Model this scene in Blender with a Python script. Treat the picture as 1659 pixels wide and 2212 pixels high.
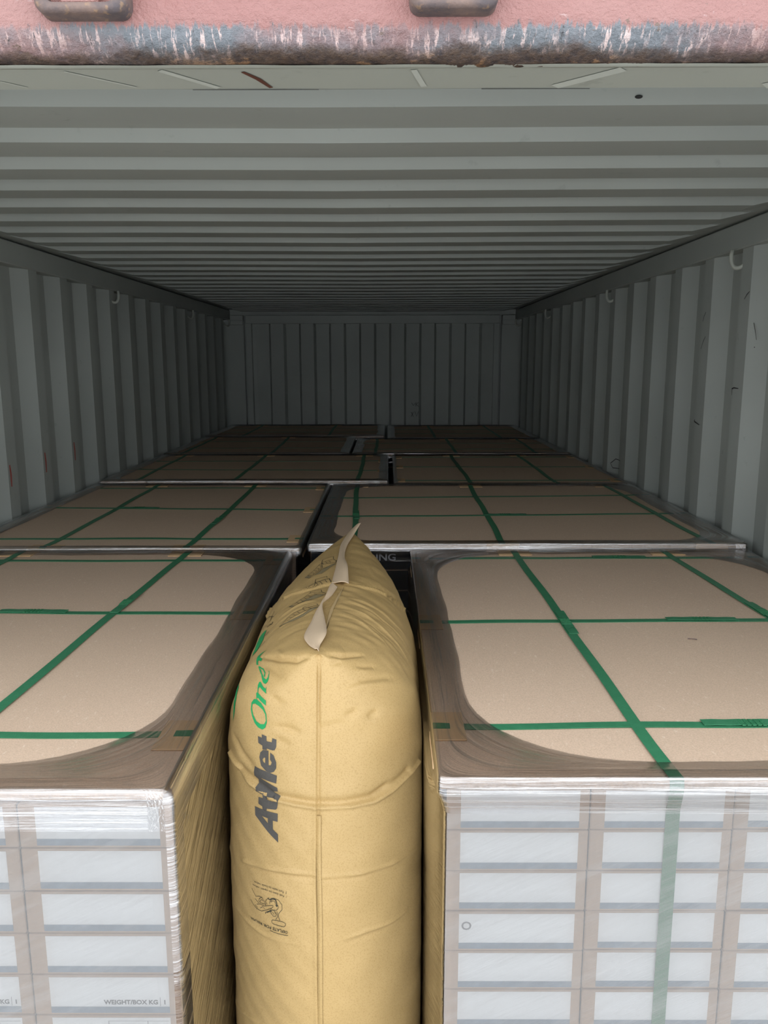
import bpy, bmesh, math, random, json
import numpy as np
from mathutils import Vector, Matrix
from mathutils.geometry import delaunay_2d_cdt
random.seed(7); rng = np.random.default_rng(7)
for o_ in list(bpy.data.objects): bpy.data.objects.remove(o_)
SC = bpy.context.scene; COL = SC.collection

# ------------------------------------------------------------------ camera
CAM = (0.1149, -0.8175, 1.9845); YAW, PITCH, ROLL, FPX = -0.00376, 0.18572, -0.00189, 1744.26
def cam_axes():
    cy, sy, cp, sp = math.cos(YAW), math.sin(YAW), math.cos(PITCH), math.sin(PITCH)
    f = Vector((sy*cp, cy*cp, -sp)); r = Vector((cy, -sy, 0)); u = r.cross(f)
    c, s = math.cos(ROLL), math.sin(ROLL)
    return c*r+s*u, -s*r+c*u, f
cd = bpy.data.cameras.new('camera'); cam = bpy.data.objects.new('camera', cd); COL.objects.link(cam)
r_, u_, f_ = cam_axes()
M = Matrix(((r_.x, u_.x, -f_.x), (r_.y, u_.y, -f_.y), (r_.z, u_.z, -f_.z))).to_4x4(); M.translation = Vector(CAM)
cam.matrix_world = M
cd.sensor_fit = 'HORIZONTAL'; cd.sensor_width = 36.0; cd.lens = FPX/1659*36; cd.clip_start = 0.02; cd.clip_end = 200
SC.camera = cam

# ------------------------------------------------------------------ sky (open bright overcast), exposure
W = bpy.data.worlds.new('sky'); SC.world = W; W.use_nodes = True
wn = W.node_tree.nodes; wl = W.node_tree.links; wn.clear()
wo = wn.new('ShaderNodeOutputWorld'); wb = wn.new('ShaderNodeBackground'); wl.new(wb.outputs[0], wo.inputs[0])
wb.inputs[0].default_value = (0.955, 0.99, 1.035, 1); wb.inputs[1].default_value = 1.0
SC.view_settings.view_transform = 'Standard'; SC.view_settings.look = 'None'
SC.view_settings.gamma = 1.0; SC.view_settings.use_curve_mapping = False
SC.view_settings.exposure = 1.6
SC.cycles.max_bounces = 14; SC.cycles.diffuse_bounces = 9; SC.cycles.glossy_bounces = 5
SC.cycles.transparent_max_bounces = 24; SC.cycles.transmission_bounces = 4
SC.cycles.use_denoising = True

# ------------------------------------------------------------------ material helpers
class NT:
    def __init__(s, name):
        s.m = bpy.data.materials.new(name); s.m.use_nodes = True; s.n = s.m.node_tree.nodes; s.l = s.m.node_tree.links
        s.n.clear(); s.out = s.n.new('ShaderNodeOutputMaterial')
    def node(s, t, **kw):
        n = s.n.new(t)
        for k, v in kw.items(): setattr(n, k, v)
        return n
    def link(s, a, b): s.l.new(a, b)
    def coord(s, kind='Object', scale=(1, 1, 1)):
        c = s.node('ShaderNodeTexCoord'); m = s.node('ShaderNodeMapping'); m.inputs['Scale'].default_value = scale
        s.link(c.outputs[kind], m.inputs[0]); return m.outputs[0]
    def noise(s, vec, scale, detail=3, rough=.5):
        n = s.node('ShaderNodeTexNoise'); n.inputs['Scale'].default_value = scale; n.inputs['Detail'].default_value = detail
        n.inputs['Roughness'].default_value = rough; s.link(vec, n.inputs['Vector']); return n.outputs['Fac']
    def ramp(s, fac, stops):
        r = s.node('ShaderNodeValToRGB'); e = r.color_ramp.elements
        while len(e) < len(stops): e.new(.5)
        for i, (p, c) in enumerate(stops):
            e[i].position = p; e[i].color = (c, c, c, 1) if isinstance(c, (int, float)) else (*c, 1)
        s.link(fac, r.inputs[0]); return r.outputs[0]
    def mix(s, fac, a, b, mode='MIX'):
        x = s.node('ShaderNodeMix', data_type='RGBA', blend_type=mode)
        for i, v in ((0, fac), (6, a), (7, b)):
            if hasattr(v, 'links') or isinstance(v, bpy.types.NodeSocket): s.link(v, x.inputs[i])
            else: x.inputs[i].default_value = v if i == 0 else (*v, 1)
        return x.outputs[2]
    def math(s, op, a, b=0.0):
        x = s.node('ShaderNodeMath', operation=op)
        for i, v in ((0, a), (1, b)):
            if isinstance(v, bpy.types.NodeSocket): s.link(v, x.inputs[i])
            else: x.inputs[i].default_value = v
        return x.outputs[0]
    def bump(s, h, strength=.3, dist=.01):
        b = s.node('ShaderNodeBump'); b.inputs['Strength'].default_value = strength; b.inputs['Distance'].default_value = dist
        s.link(h, b.inputs['Height']); return b.outputs[0]
    def bsdf(s, color, rough=.6, normal=None, spec=.5, metal=0.0):
        p = s.node('ShaderNodeBsdfPrincipled')
        for k, v in (('Base Color', color), ('Roughness', rough), ('Specular IOR Level', spec), ('Metallic', metal)):
            if isinstance(v, bpy.types.NodeSocket): s.link(v, p.inputs[k])
            else: p.inputs[k].default_value = (*v, 1) if k == 'Base Color' else v
        if normal is not None: s.link(normal, p.inputs['Normal'])
        s.link(p.outputs[0], s.out.inputs[0]); return p

def mat_paint(name, base, dirt=.12):
    t = NT(name); v = t.coord()
    n1 = t.noise(v, 2.2, 4); n2 = t.noise(v, 26, 3, .6)
    c = t.mix(t.ramp(n1, [(.35, 0.), (.7, 1.)]), tuple(x*(1-dirt) for x in base), base)
    c = t.mix(t.ramp(n2, [(.66, 0.), (.74, .5)]), c, tuple(x*.72 for x in base))
    t.bsdf(c, .55, t.bump(n2, .12, .004), .4); return t.m
def mat_plain(name, col, rough=.6, spec=.4, var=.08, scale=40, bump=.1, metal=0.0):
    t = NT(name); v = t.coord(); n = t.noise(v, scale, 3)
    c = t.mix(n, tuple(x*(1-var) for x in col), tuple(min(1, x*(1+var)) for x in col))
    t.bsdf(c, rough, t.bump(n, bump, .003), spec, metal); return t.m

M_ = {}
M_['paint'] = mat_paint('grey_green_paint', (.405, .437, .412))
M_['paint_light'] = mat_paint('light_grey_paint', (.43, .455, .405), .07)
def rust_mat():
    # outer header: weathered pink-red paint, worn to bare grey steel and rusted along the lower rolled edge
    t = NT('weathered_red_paint'); g = t.node('ShaderNodeNewGeometry'); sx = t.node('ShaderNodeSeparateXYZ'); t.link(g.outputs['Position'], sx.inputs[0])
    v = t.coord('Object'); vs = t.coord('Object', (1, .25, .18))
    n_big = t.noise(v, 5, 4); n_mid = t.noise(v, 26, 6, .7); n_fine = t.noise(v, 120, 5, .7); n_str = t.noise(vs, 190, 4, .7)
    # distance above the rolled lower edge in metres, wobbled by noise
    h = t.math('ADD', t.math('SUBTRACT', sx.outputs[2], 2.275), t.math('MULTIPLY', t.math('SUBTRACT', n_mid, .5), .022))
    h2 = t.math('ADD', t.math('SUBTRACT', sx.outputs[2], 2.275), t.math('MULTIPLY', t.math('SUBTRACT', n_str, .5), .03))
    pink = t.mix(t.ramp(n_big, [(.35, 0.), (.65, 1.)]), (.29, .128, .115), (.335, .172, .155))
    pale = t.ramp(t.noise(t.coord('Object', (1, 1, 2.2)), 30, 6, .75), [(.62, 0.), (.68, 1.)])
    pink = t.mix(t.math('MULTIPLY', pale, .55), pink, (.50, .39, .38))
    steel = t.mix(n_fine, (.07, .085, .10), (.24, .26, .285))
    flecks = t.math('MULTIPLY', t.ramp(n_str, [(.525, 0.), (.575, 1.)]), t.ramp(n_mid, [(.38, .1), (.52, 1.)]))
    steel = t.mix(flecks, steel, (.62, .49, .47))
    rust = t.mix(t.ramp(n_fine, [(.3, 0.), (.7, 1.)]), (.028, .024, .03), (.13, .085, .06))
    rust = t.mix(t.ramp(n_mid, [(.555, 0.), (.63, .85)]), rust, (.36, .20, .10))
    sw = t.ramp(t.math('ADD', t.noise(v, 3.1, 2), t.math('ADD', t.math('MULTIPLY', n_mid, .3), t.math('MULTIPLY', sx.outputs[0], .16))), [(.56, 0.), (.70, 1.)])
    body = t.mix(t.math('MULTIPLY', t.ramp(h2, [(.0, 1.), (.0235, 1.), (.0275, 0.)]), t.math('ADD', t.math('MULTIPLY', sw, .65), .35)), pink, steel)
    edge = t.ramp(t.math('ADD', h, t.math('MULTIPLY', t.math('SUBTRACT', n_big, .5), .034)), [(.0, 1.), (.0065, 1.), (.0105, 0.)])
    c = t.mix(edge, body, rust); spots = t.ramp(t.noise(v, 34, 4, .8), [(.655, 0.), (.69, .8)]); c = t.mix(spots, c, (.16, .11, .085)); dk = t.math('MULTIPLY', t.ramp(t.noise(t.coord('Object', (1, .4, .3)), 150, 5, .75), [(.60, 0.), (.66, .9)]), t.ramp(h2, [(.009, 0.), (.014, 1.), (.026, 1.), (.031, 0.)])); c = t.mix(dk, c, (.06, .06, .065))
    t.bsdf(c, .38, t.bump(t.math('ADD', n_fine, n_mid), .7, .005), .6); return t.m
M_['rust'] = rust_mat()
def rusty():
    t = NT('rusty_brown_steel'); v = t.coord(); a = t.noise(v, 30, 5, .65); b = t.noise(v, 140, 4)
    c = t.mix(t.ramp(a, [(.35, 0.), (.65, 1.)]), (.085, .07, .075), (.20, .135, .11)); c = t.mix(t.ramp(b, [(.6, 0.), (.7, .6)]), c, (.30, .19, .11))
    t.bsdf(c, .6, t.bump(b, .4, .003), .4); return t.m
M_['rusty_steel'] = rusty()
M_['rubber'] = mat_plain('dark_sealant', (.035, .04, .045), .7, .3)
def board_mat():
    t = NT('fibreboard'); v = t.coord(); n1 = t.noise(v, 3, 3); n2 = t.noise(v, 420, 2, .7); n3 = t.noise(t.coord('Object', (1, .35, 1)), 160, 3, .7)
    c = t.mix(n1, (.64, .475, .35), (.70, .53, .395))
    c = t.mix(t.ramp(n2, [(.35, .55), (.6, 0.)]), c, (.47, .35, .255)); c = t.mix(t.ramp(n3, [(.62, 0.), (.72, .5)]), c, (.80, .68, .56))
    t.bsdf(c, .72, t.bump(n2, .15, .002), .25); return t.m
M_['board'] = board_mat()
M_['board_edge'] = mat_plain('fibreboard_edge', (.40, .25, .13), .8, .2, .35, 180, .5)
M_['carton'] = mat_plain('brown_carton', (.47, .35, .26), .75, .25, .08, 60, .15)
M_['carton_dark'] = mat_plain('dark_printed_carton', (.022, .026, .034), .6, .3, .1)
M_['protector'] = mat_plain('tan_card', (.62, .42, .24), .75, .25, .06, 80, .1)
M_['label'] = mat_plain('white_print', (.76, .77, .77), .5, .4, .01, 20, .02)
M_['label_blue'] = mat_plain('blue_grey_print', (.20, .26, .32), .5, .4, .25, 60, .02)
M_['navy'] = mat_plain('navy_print', (.02, .04, .09), .5, .4, .1)
M_['ink'] = mat_plain('grey_ink', (.075, .08, .09), .6, .3, .1)
M_['ink_dark'] = mat_plain('dark_grey_ink', (.075, .07, .063), .6, .3, .2, 300, .05)
M_['ink_line'] = mat_plain('brown_black_ink', (.05, .045, .03), .6, .3, .1)
M_['ink_shade'] = mat_plain('half_tone_ink', (.23, .185, .10), .65, .3, .3, 400, .05)
M_['ink_green'] = mat_plain('green_ink', (.010, .27, .082), .55, .4, .12, 60, .05)
M_['ink_white'] = mat_plain('white_ink', (.8, .8, .8), .6, .3, .02)
def strap_mat():
    t = NT('green_strap'); v = t.coord(); n = t.noise(v, 90, 3); w = t.node('ShaderNodeTexVoronoi'); w.inputs['Scale'].default_value = 420; t.link(v, w.inputs['Vector'])
    c = t.mix(n, (.026, .165, .075), (.05, .245, .122)); t.bsdf(c, .42, t.bump(w.outputs['Distance'], .3, .0008), .5); return t.m
M_['strap'] = strap_mat()
M_['strap_seal'] = mat_plain('crimped_strap', (.03, .20, .085), .5, .5, .3, 260, .8)
def kraft_mat():
    t = NT('yellow_kraft_paper'); v = t.coord(); n1 = t.noise(v, 6, 3); n2 = t.noise(v, 500, 2, .6); n3 = t.noise(v, 190, 4, .7); n4 = t.noise(v, 60, 3)
    c = t.mix(n1, (.425, .29, .118), (.465, .32, .137))
    c = t.mix(t.ramp(n2, [(.34, .5), (.5, 0.)]), c, (.31, .195, .067)); c = t.mix(t.ramp(n3, [(.66, 0.), (.76, .45)]), c, (.56, .43, .235))
    h = t.math('ADD', t.math('MULTIPLY', n4, .8), t.math('MULTIPLY', n2, .25))
    t.bsdf(c, .52, t.bump(h, .28, .003), .4); return t.m
M_['kraft'] = kraft_mat()
M_['tape'] = mat_plain('pale_paper_tape', (.54, .415, .285), .6, .35, .05, 60, .12)
M_['tape_under'] = mat_plain('thin_paper_tape', (.48, .345, .175), .6, .35, .06, 60, .12)
M_['wood'] = mat_plain('pallet_wood', (.42, .30, .18), .8, .2, .3, 12, .3)
M_['ply'] = mat_plain('plywood_floor', (.20, .12, .07), .7, .3, .3, 6, .2)
M_['concrete'] = mat_plain('concrete', (.30, .295, .285), .85, .2, .15, 2, .2)
def film_mat(name, layers, tint, streak, rough=.13, vscale=55, skew=0.0, bunch=0.0):
    # clear wrap wound in several layers: see-through, each layer reflecting by Fresnel, wrinkles running along the winding direction
    t = NT(name); c = t.node('ShaderNodeTexCoord'); m = t.node('ShaderNodeMapping'); m.inputs['Rotation'].default_value = (0, 0, skew); t.link(c.outputs['UV'], m.inputs[0])
    m2 = t.node('ShaderNodeMapping'); m2.inputs['Scale'].default_value = (2.2, vscale, 1); t.link(m.outputs[0], m2.inputs[0])
    m3 = t.node('ShaderNodeMapping'); m3.inputs['Scale'].default_value = (8, vscale*2.7, 1); t.link(m.outputs[0], m3.inputs[0])
    a = t.noise(m2.outputs[0], 1.0, 6, .7); b = t.noise(m3.outputs[0], 1.0, 3, .6)
    nb = t.bump(t.math('ADD', a, t.math('MULTIPLY', b, .45)), streak, .02)
    fr = t.node('ShaderNodeFresnel'); fr.inputs['IOR'].default_value = 1.5; t.link(nb, fr.inputs['Normal'])
    lay = t.math('ADD', layers, t.math('MULTIPLY', t.ramp(t.math('ADD', a, t.math('MULTIPLY', t.math('SUBTRACT', b, .5), .5)), [(.50, 0.), (.66, 1.)]), bunch))
    fac = t.math('SUBTRACT', 1.0, t.math('POWER', t.math('SUBTRACT', 1.0, fr.outputs[0]), lay))
    gl = t.node('ShaderNodeBsdfGlossy'); gl.inputs['Roughness'].default_value = rough; gl.inputs['Color'].default_value = (.97, .97, .98, 1); t.link(nb, gl.inputs['Normal'])
    tr = t.node('ShaderNodeBsdfTransparent'); tr.inputs['Color'].default_value = (*tint, 1)
    mx = t.node('ShaderNodeMixShader'); t.link(fac, mx.inputs[0]); t.link(tr.outputs[0], mx.inputs[1]); t.link(gl.outputs[0], mx.inputs[2])
    t.link(mx.outputs[0], t.out.inputs[0]); return t.m
M_['film'] = film_mat('stretch_film', 1.8, (.955, .955, .96), .9, .10, 60, 0, 11)
M_['film_rim'] = film_mat('stretch_film_rim', 1.7, (.965, .965, .97), .35, .12, 40, 0, 3)
M_['film_edge'] = film_mat('stretch_film_edge', 7.0, (.94, .94, .95), .24, .10, 150, 0, 24)
M_['film_tight'] = film_mat('stretch_film_layers', 9.0, (.94, .94, .94), .16, .06, 22, .45, 3)

# ------------------------------------------------------------------ object helpers
def mesh(name, verts, faces, mats, parent=None, smooth=False, midx=None, uvs=None, loc=None):
    me = bpy.data.meshes.new(name); me.from_pydata([tuple(map(float, v)) for v in verts], [], [tuple(int(i) for i in f) for f in faces])
    for m in (mats if isinstance(mats, (list, tuple)) else [mats]): me.materials.append(m)
    if midx is not None: me.polygons.foreach_set('material_index', midx)
    if smooth: me.polygons.foreach_set('use_smooth', [True]*len(me.polygons))
    if uvs is not None:
        ul = me.uv_layers.new(name='UVMap'); li = np.zeros(len(me.loops), dtype=np.int32); me.loops.foreach_get('vertex_index', li)
        ul.data.foreach_set('uv', np.asarray(uvs, dtype=np.float32)[li].ravel())
    me.update()
    o = bpy.data.objects.new(name, me); COL.objects.link(o)
    if loc: o.location = loc
    if parent: o.parent = parent
    return o
def bm_obj(name, bm, mats, parent=None, smooth=False):
    me = bpy.data.meshes.new(name); bm.normal_update(); bm.to_mesh(me); bm.free()
    for m in (mats if isinstance(mats, (list, tuple)) else [mats]): me.materials.append(m)
    if smooth: me.polygons.foreach_set('use_smooth', [True]*len(me.polygons))
    o = bpy.data.objects.new(name, me); COL.objects.link(o)
    if parent: o.parent = parent
    return o
def add_box(bm, x0, x1, y0, y1, z0, z1, bevel=0.0, seg=1, mi=0):
    r = bmesh.ops.create_cube(bm, size=1.0); vs = r['verts']
    for v in vs: v.co = Vector((x0+(v.co.x+.5)*(x1-x0), y0+(v.co.y+.5)*(y1-y0), z0+(v.co.z+.5)*(z1-z0)))
    fs = {f for v in vs for f in v.link_faces}
    for f in fs: f.material_index = mi
    if bevel > 0:
        es = {e for v in vs for e in v.link_edges}
        bmesh.ops.bevel(bm, geom=list(es), offset=bevel, segments=seg, affect='EDGES', profile=.5)
def box(name, x0, x1, y0, y1, z0, z1, m, parent=None, bevel=0.0, seg=1):
    bm = bmesh.new(); add_box(bm, x0, x1, y0, y1, z0, z1, bevel, seg); return bm_obj(name, bm, m, parent)
def empty(name, loc, label, cat, group=None):
    o = bpy.data.objects.new(name, None); COL.objects.link(o); o.location = loc; o.empty_display_size = .1
    o['label'] = label; o['category'] = cat
    if group: o['group'] = group
    return o
def struct(o, label=None):
    o['kind'] = 'structure'
    if label: o['label'] = label
    return o
def copy_to(o, parent, loc):
    c = o.copy(); COL.objects.link(c); c.parent = parent; c.location = loc; return c
def tube(bm, pts, rad, n=10):
    pts = [Vector(p) for p in pts]; rings = []
    for i, p in enumerate(pts):
        d = (pts[min(i+1, len(pts)-1)]-pts[max(i-1, 0)]).normalized(); a = d.orthogonal().normalized()
        if rings: a = (prev_a - d*prev_a.dot(d)).normalized()
        prev_a = a; b = d.cross(a)
        rings.append([bm.verts.new(p+rad*(math.cos(t)*a+math.sin(t)*b)) for t in [2*math.pi*k/n for k in range(n)]])
    for A, B in zip(rings, rings[1:]):
        for k in range(n): bm.faces.new((A[k], A[(k+1) % n], B[(k+1) % n], B[k]))
    bm.faces.new(rings[0][::-1]); bm.faces.new(rings[-1])

# ------------------------------------------------------------------ container shell
XI, XO, LEN = 1.176, 1.212, 5.90
def side_wall(sign):
    prof = [(0.0, XO)]; y = 1.55-.2866*6
    ys = []
    k = 0
    while y < LEN:
        for dy, x in ((0, XO), (.0701, XI), (.1423, XI), (.2124, XO)):
            if .10 < y+dy < LEN-.02: ys.append((y+dy, x))
        y += .2866
    prof = [(.05, ys[0][1])] + ys + [(LEN+.02, ys[-1][1])]
    V = []; Fc = []
    zs = (0.0, 2.33)
    for (yy, x) in prof:
        for z in zs: V.append((sign*x, yy, z))
        for z in zs: V.append((sign*(x+.004), yy, z))
    n = len(prof)
    for i in range(n-1):
        a = 4*i; b = 4*(i+1)
        Fc += [(a, b, b+1, a+1), (a+2, a+3, b+3, b+2), (a+1, b+1, b+3, a+3), (a, a+2, b+2, b)]
    Fc += [(0, 1, 3, 2), (4*n-4, 4*n-2, 4*n-1, 4*n-3)]
    return mesh('wall_left' if sign < 0 else 'wall_right', V, Fc, M_['paint'])
wall_l = struct(side_wall(-1), 'corrugated grey green steel side wall on the left'); wall_r = struct(side_wall(1), 'corrugated grey green steel side wall on the right')
# small scuffs and rust nicks on the right wall, red smears on the left wall
def roof():
    xs = [-1.20, -1.15, -1.13, -1.05, -.6, 0, .6, 1.05, 1.13, 1.15, 1.20]; wt = [0, 0, .15, 1, 1, 1, 1, 1, .15, 0, 0]
    prof = [(.06, 0)]; y = .714-.2085*2
    while y < LEN-.1:
        for dy, d in ((0, 0), (.0135, 1), (.1045, 1), (.118, 0)):
            if .17 < y+dy < LEN-.06: prof.append((y+dy, d))
        y += .2085
    prof.append((LEN+.06, 0)); V = []; Fc = []; nx = len(xs)
    for (yy, d) in prof:
        for x, w in zip(xs, wt):
            V.append((x, yy, 2.392-.021*d*w - .004*math.exp(-((x-.1)/.5)**2)))
    m = len(V)
    for v in list(V): V.append((v[0], v[1], v[2]+.003))
    for j in range(len(prof)-1):
        for i in range(nx-1):
            a = j*nx+i; Fc.append((a, a+nx, a+nx+1, a+1)); Fc.append((m+a, m+a+1, m+a+nx+1, m+a+nx))
    return mesh('ceiling', V, Fc, M_['paint'])
roof_o = struct(roof(), 'corrugated grey green steel roof of the container')
def back_wall():
    V = []; Fc = []; xs = []
    x = -.975
    prof = [(-1.05, LEN+.03)]
    k = 0; p = .246; x0 = -.955
    while True:
        c = x0+p*k
        pts = ((c, LEN+.055), (c+.105, LEN+.055), (c+.123, LEN+.015), (c+.228, LEN+.015))
        st = False
        for q_ in pts:
            if q_[0] > .985: st = True; break
            prof.append(q_)
        if st: break
        k += 1
    prof.append((1.05, LEN+.03))
    for (xx, yy) in prof:
        for z in (0., 2.30): V.append((xx, yy, z))
        for z in (0., 2.30): V.append((xx, yy+.004, z))
    for i in range(len(prof)-1):
        a = 4*i; b = a+4; Fc += [(a, a+1, b+1, b), (a+2, b+2, b+3, a+3)]
    return mesh('wall_back', V, Fc, M_['paint'])
struct(back_wall(), 'corrugated steel end wall deep in the shade')
struct(box('floor', -1.20, 1.20, .02, LEN+.08, -.03, 0, M_['ply']), 'plywood container floor')
struct(box('ground', -9, 9, -12, -.02, -1.35, -1.25, M_['concrete']), 'concrete yard in front of the container')
tn = [0]
def trim(o, label): tn[0] += 1; o.name = 'trim_%d' % tn[0]; o.data.name = o.name; return struct(o, label)
rail_l = trim(box('trim', -1.24, -1.165, .05, LEN+.06, 2.308, 2.386, M_['paint'], None, .004), 'square steel top rail along the left wall')
rail_r = trim(box('trim', 1.165, 1.24, .05, LEN+.06, 2.308, 2.386, M_['paint'], None, .004), 'square steel top rail along the right wall')
bm = bmesh.new(); add_box(bm, -1.25, -1.2, .05, LEN+.1, 2.37, 2.45); add_box(bm, 1.2, 1.25, .05, LEN+.1, 2.37, 2.45)
bm_cap = trim(bm_obj('trim', bm, M_['paint']), 'outer lips of the roof rails')
bm = bmesh.new(); add_box(bm, -1.03, 1.03, LEN-.005, LEN+.05, 2.278, 2.345, .003); trim(bm_obj('trim', bm, M_['paint']), 'cross bar above the end wall')
trim(box('trim', -1.27, 1.27, LEN+.05, LEN+.1, 2.25, 2.46, M_['paint']), 'back plate over the end wall')
for s, nm in ((-1, 'left'), (1, 'right')):
    bm = bmesh.new(); add_box(bm, min(s*1.26, s*1.045), max(s*1.26, s*1.045), LEN-.01, LEN+.09, 0, 2.30, .003)
    pst = trim(bm_obj('trim', bm, M_['paint']), 'steel corner post at the %s of the end wall' % nm)
    bm = bmesh.new(); add_box(bm, min(s*1.155, s*1.05), max(s*1.155, s*1.05), LEN-.02, LEN+.05, 2.266, 2.345, .004)
    add_box(bm, min(s*1.155, s*1.06), max(s*1.155, s*1.06), LEN-.027, LEN-.015, 2.298, 2.306, .002)
    bm_obj('corner_casting', bm, M_['paint'], pst)
    bm = bmesh.new(); add_box(bm, min(s*1.035, s*.985), max(s*1.035, s*.985), LEN+.005, LEN+.05, 0, 2.28, .003)
    trim(bm_obj('trim', bm, M_['paint']), 'flat upright strip beside the %s corner post' % nm)
    trim(box('trim', min(s*1.17, s*1.26), max(s*1.17, s*1.26), 0, .07, 0, 2.45, M_['rust'], None, .005), 'door post at the %s of the opening' % nm)
# door header: rusted outer beam with a rolled lower edge, and the painted inner plate
def header():
    prof = [(.075, 2.300), (.0745, 2.2815), (.072, 2.2785), (.066, 2.2760), (.058, 2.2765), (.051, 2.2785), (.045, 2.2815), (.040, 2.2855), (.036, 2.2905), (.033, 2.2955), (.031, 2.3005), (.030, 2.308), (.030, 2.318), (.030, 2.33), (.030, 2.345), (.030, 2.45), (.0, 2.47), (.12, 2.47)]
    nx = 700; X = np.linspace(-1.22, 1.22, nx); V = []; Fc = []
    def fn(x, s, k):
        return sum(math.sin(x*f*s+ph*k)*a for f, ph, a in ((7.3, 1.1, .5), (17.9, 2.3, .35), (41.7, .7, .25), (97, 3.9, .18)))
    for i, x in enumerate(X):
        for j, (y, z) in enumerate(prof):
            a = .0011*fn(x, 1.0, j*.55+1) if 1 <= j <= 10 else 0
            b = .0007*math.sin(x*260+j*2.1)*math.sin(x*57+j) if 2 <= j <= 9 else 0
            V.append((x, y+a*.6-b, z+(a+b)*(.5 if j < 3 else 1)))
    n = len(prof)
    for i in range(nx-1):
        for j in range(n-1):
            A = i*n+j; Fc.append((A, A+1, A+n+1, A+n))
    return mesh('trim', V, Fc, M_['rust'], None, True)
hd = trim(header(), 'rusted pink red door header with rolled lower edge')
lip = []
nx = 300; X = np.linspace(-1.2, 1.2, nx); V = []; Fc = []
for x in X:
    w = .0009*math.sin(x*9+1)+.0007*math.sin(x*31)+.0005*math.sin(x*83)
    V += [(x, .0600, 2.2756-w*.3), (x, .0665+w, 2.2748), (x, .0735, 2.2765), (x, .0745, 2.2835)]
for i in range(nx-1):
    for j in range(3): A = i*4+j; Fc.append((A, A+4, A+5, A+1))
mesh('painted_lip', V, Fc, M_['paint_light'], hd, True)
box('seal_groove', -1.2, 1.2, .0742, .0815, 2.2835, 2.292, M_['rubber'], hd)
bm = bmesh.new(); add_box(bm, -1.2, 1.2, .0805, .150, 2.2805, 2.40, .0015); inner = trim(bm_obj('trim', bm, M_['paint_light']), 'pale inner plate of the door header with scratches')
def keeper(x0, x1, z0):
    # welded door-bar keeper: rounded ledge, two cheeks, plate behind
    bm = bmesh.new(); y0, y1, z1, r = .008, .031, z0+.10, .011
    def outline(i):
        P = [(x0+i, z1)]
        for k in range(7):
            a = math.pi+k*math.pi/12; P.append((x0+i+(r)*(1+math.cos(a)), z0+i+(r)*(1+math.sin(a))))
        for k in range(7):
            a = 1.5*math.pi+k*math.pi/12; P.append((x1-i-r+r*math.cos(a), z0+i+r+r*math.sin(a)))
        P.append((x1-i, z1)); return P
    O, I = outline(0), outline(.0085); n = len(O)
    rows = [[bm.verts.new((x, y, z)) for x, z in P] for P, y in ((O, y1), (O, y0+.003), ([(x, z) for x, z in outline(.0025)], y0), (I, y0), (I, y1))]
    for A, B in zip(rows, rows[1:]):
        for k in range(n-1): bm.faces.new((A[k], A[k+1], B[k+1], B[k]))
    o = bm_obj('lock_keeper', bm, M_['rusty_steel'], hd, True)
    box('keeper_plate', x0+.02, x1-.03, .018, .031, z0+.010, z1, M_['rust'], hd, .003)
keeper(-.2145, -.1275, 2.3045); keeper(.1365, .2200, 2.3075)
def ring(x, y, z, parent, s):
    bm = bmesh.new()
    pts = [(x+s*(.010+.024*math.cos(a))-s*.012*math.sin(a), y-.016*math.cos(a), z+.006-.054*math.sin(a)) for a in [math.pi*k/14 for k in range(15)]]
    tube(bm, pts, .0062, 10)
    return bm_obj('lashing_ring', bm, M_['paint_light'], parent, True)
for y in (.28, 1.70, 3.10, 4.60, 5.83):
    ring(-1.168, y, 2.302, rail_l, -1); ring(1.168, y, 2.302, rail_r, 1)
# scuffs: thin paint damage marks on walls, header and roof (flat marks where they are)
def mark(parent, pts, w, m, nrm, name='scuff_mark'):
    pts = [Vector(p) for p in pts]; nrm = Vector(nrm); V = []; Fc = []
    for i, p in enumerate(pts):
        d = (pts[min(i+1, len(pts)-1)]-pts[max(i-1, 0)]).normalized(); s = d.cross(nrm).normalized(); ww = w*(.4+.6*math.sin(math.pi*(i+.5)/len(pts)))
        V += [p+s*ww+nrm*.0006, p-s*ww+nrm*.0006]
    for i in range(len(pts)-1): Fc.append((2*i, 2*i+1, 2*i+3, 2*i+2))
    return mesh(name, V, Fc, m, parent)
M_['scuff'] = mat_plain('dark_scuff', (.03, .03, .03), .7, .3); M_['redsmear'] = mat_plain('red_smear', (.42, .12, .10), .7, .3); M_['pale_scuff'] = mat_plain('pale_scuff', (.52, .55, .50), .7, .3); M_['rust_scuff'] = mat_plain('rust_scuff', (.12, .045, .03), .7, .3)
for (y, z, dy, dz) in ((1.62, 2.18, .03, -.02), (1.60, 2.09, -.03, -.05), (1.59, 2.02, .04, .0), (1.93, 2.06, .03, -.04), (1.94, 2.14, .02, -.03)):
    yy = y; k = (yy-1.55) % .2866
    x = XO-(XO-XI)*min(1, k/.0701) if k < .0701 else (XI if k < .1423 else XI+(XO-XI)*min(1, (k-.1423)/.0701))
    mark(wall_r, [(x-.002, yy, z), (x-.003, yy+dy*.5, z+dz*.4), (x-.003, yy+dy, z+dz)], .0016, M_['scuff'], (-1, 0, 0))
for (y, z) in ((1.93, 1.60), (2.22, 1.61), (2.51, 1.62)):
    mark(wall_l, [(-XI+.001, y-.01, z+.035), (-XI+.001, y-.006, z), (-XI+.001, y-.008, z-.04)], .006, M_['redsmear'], (1, 0, 0))
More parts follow.
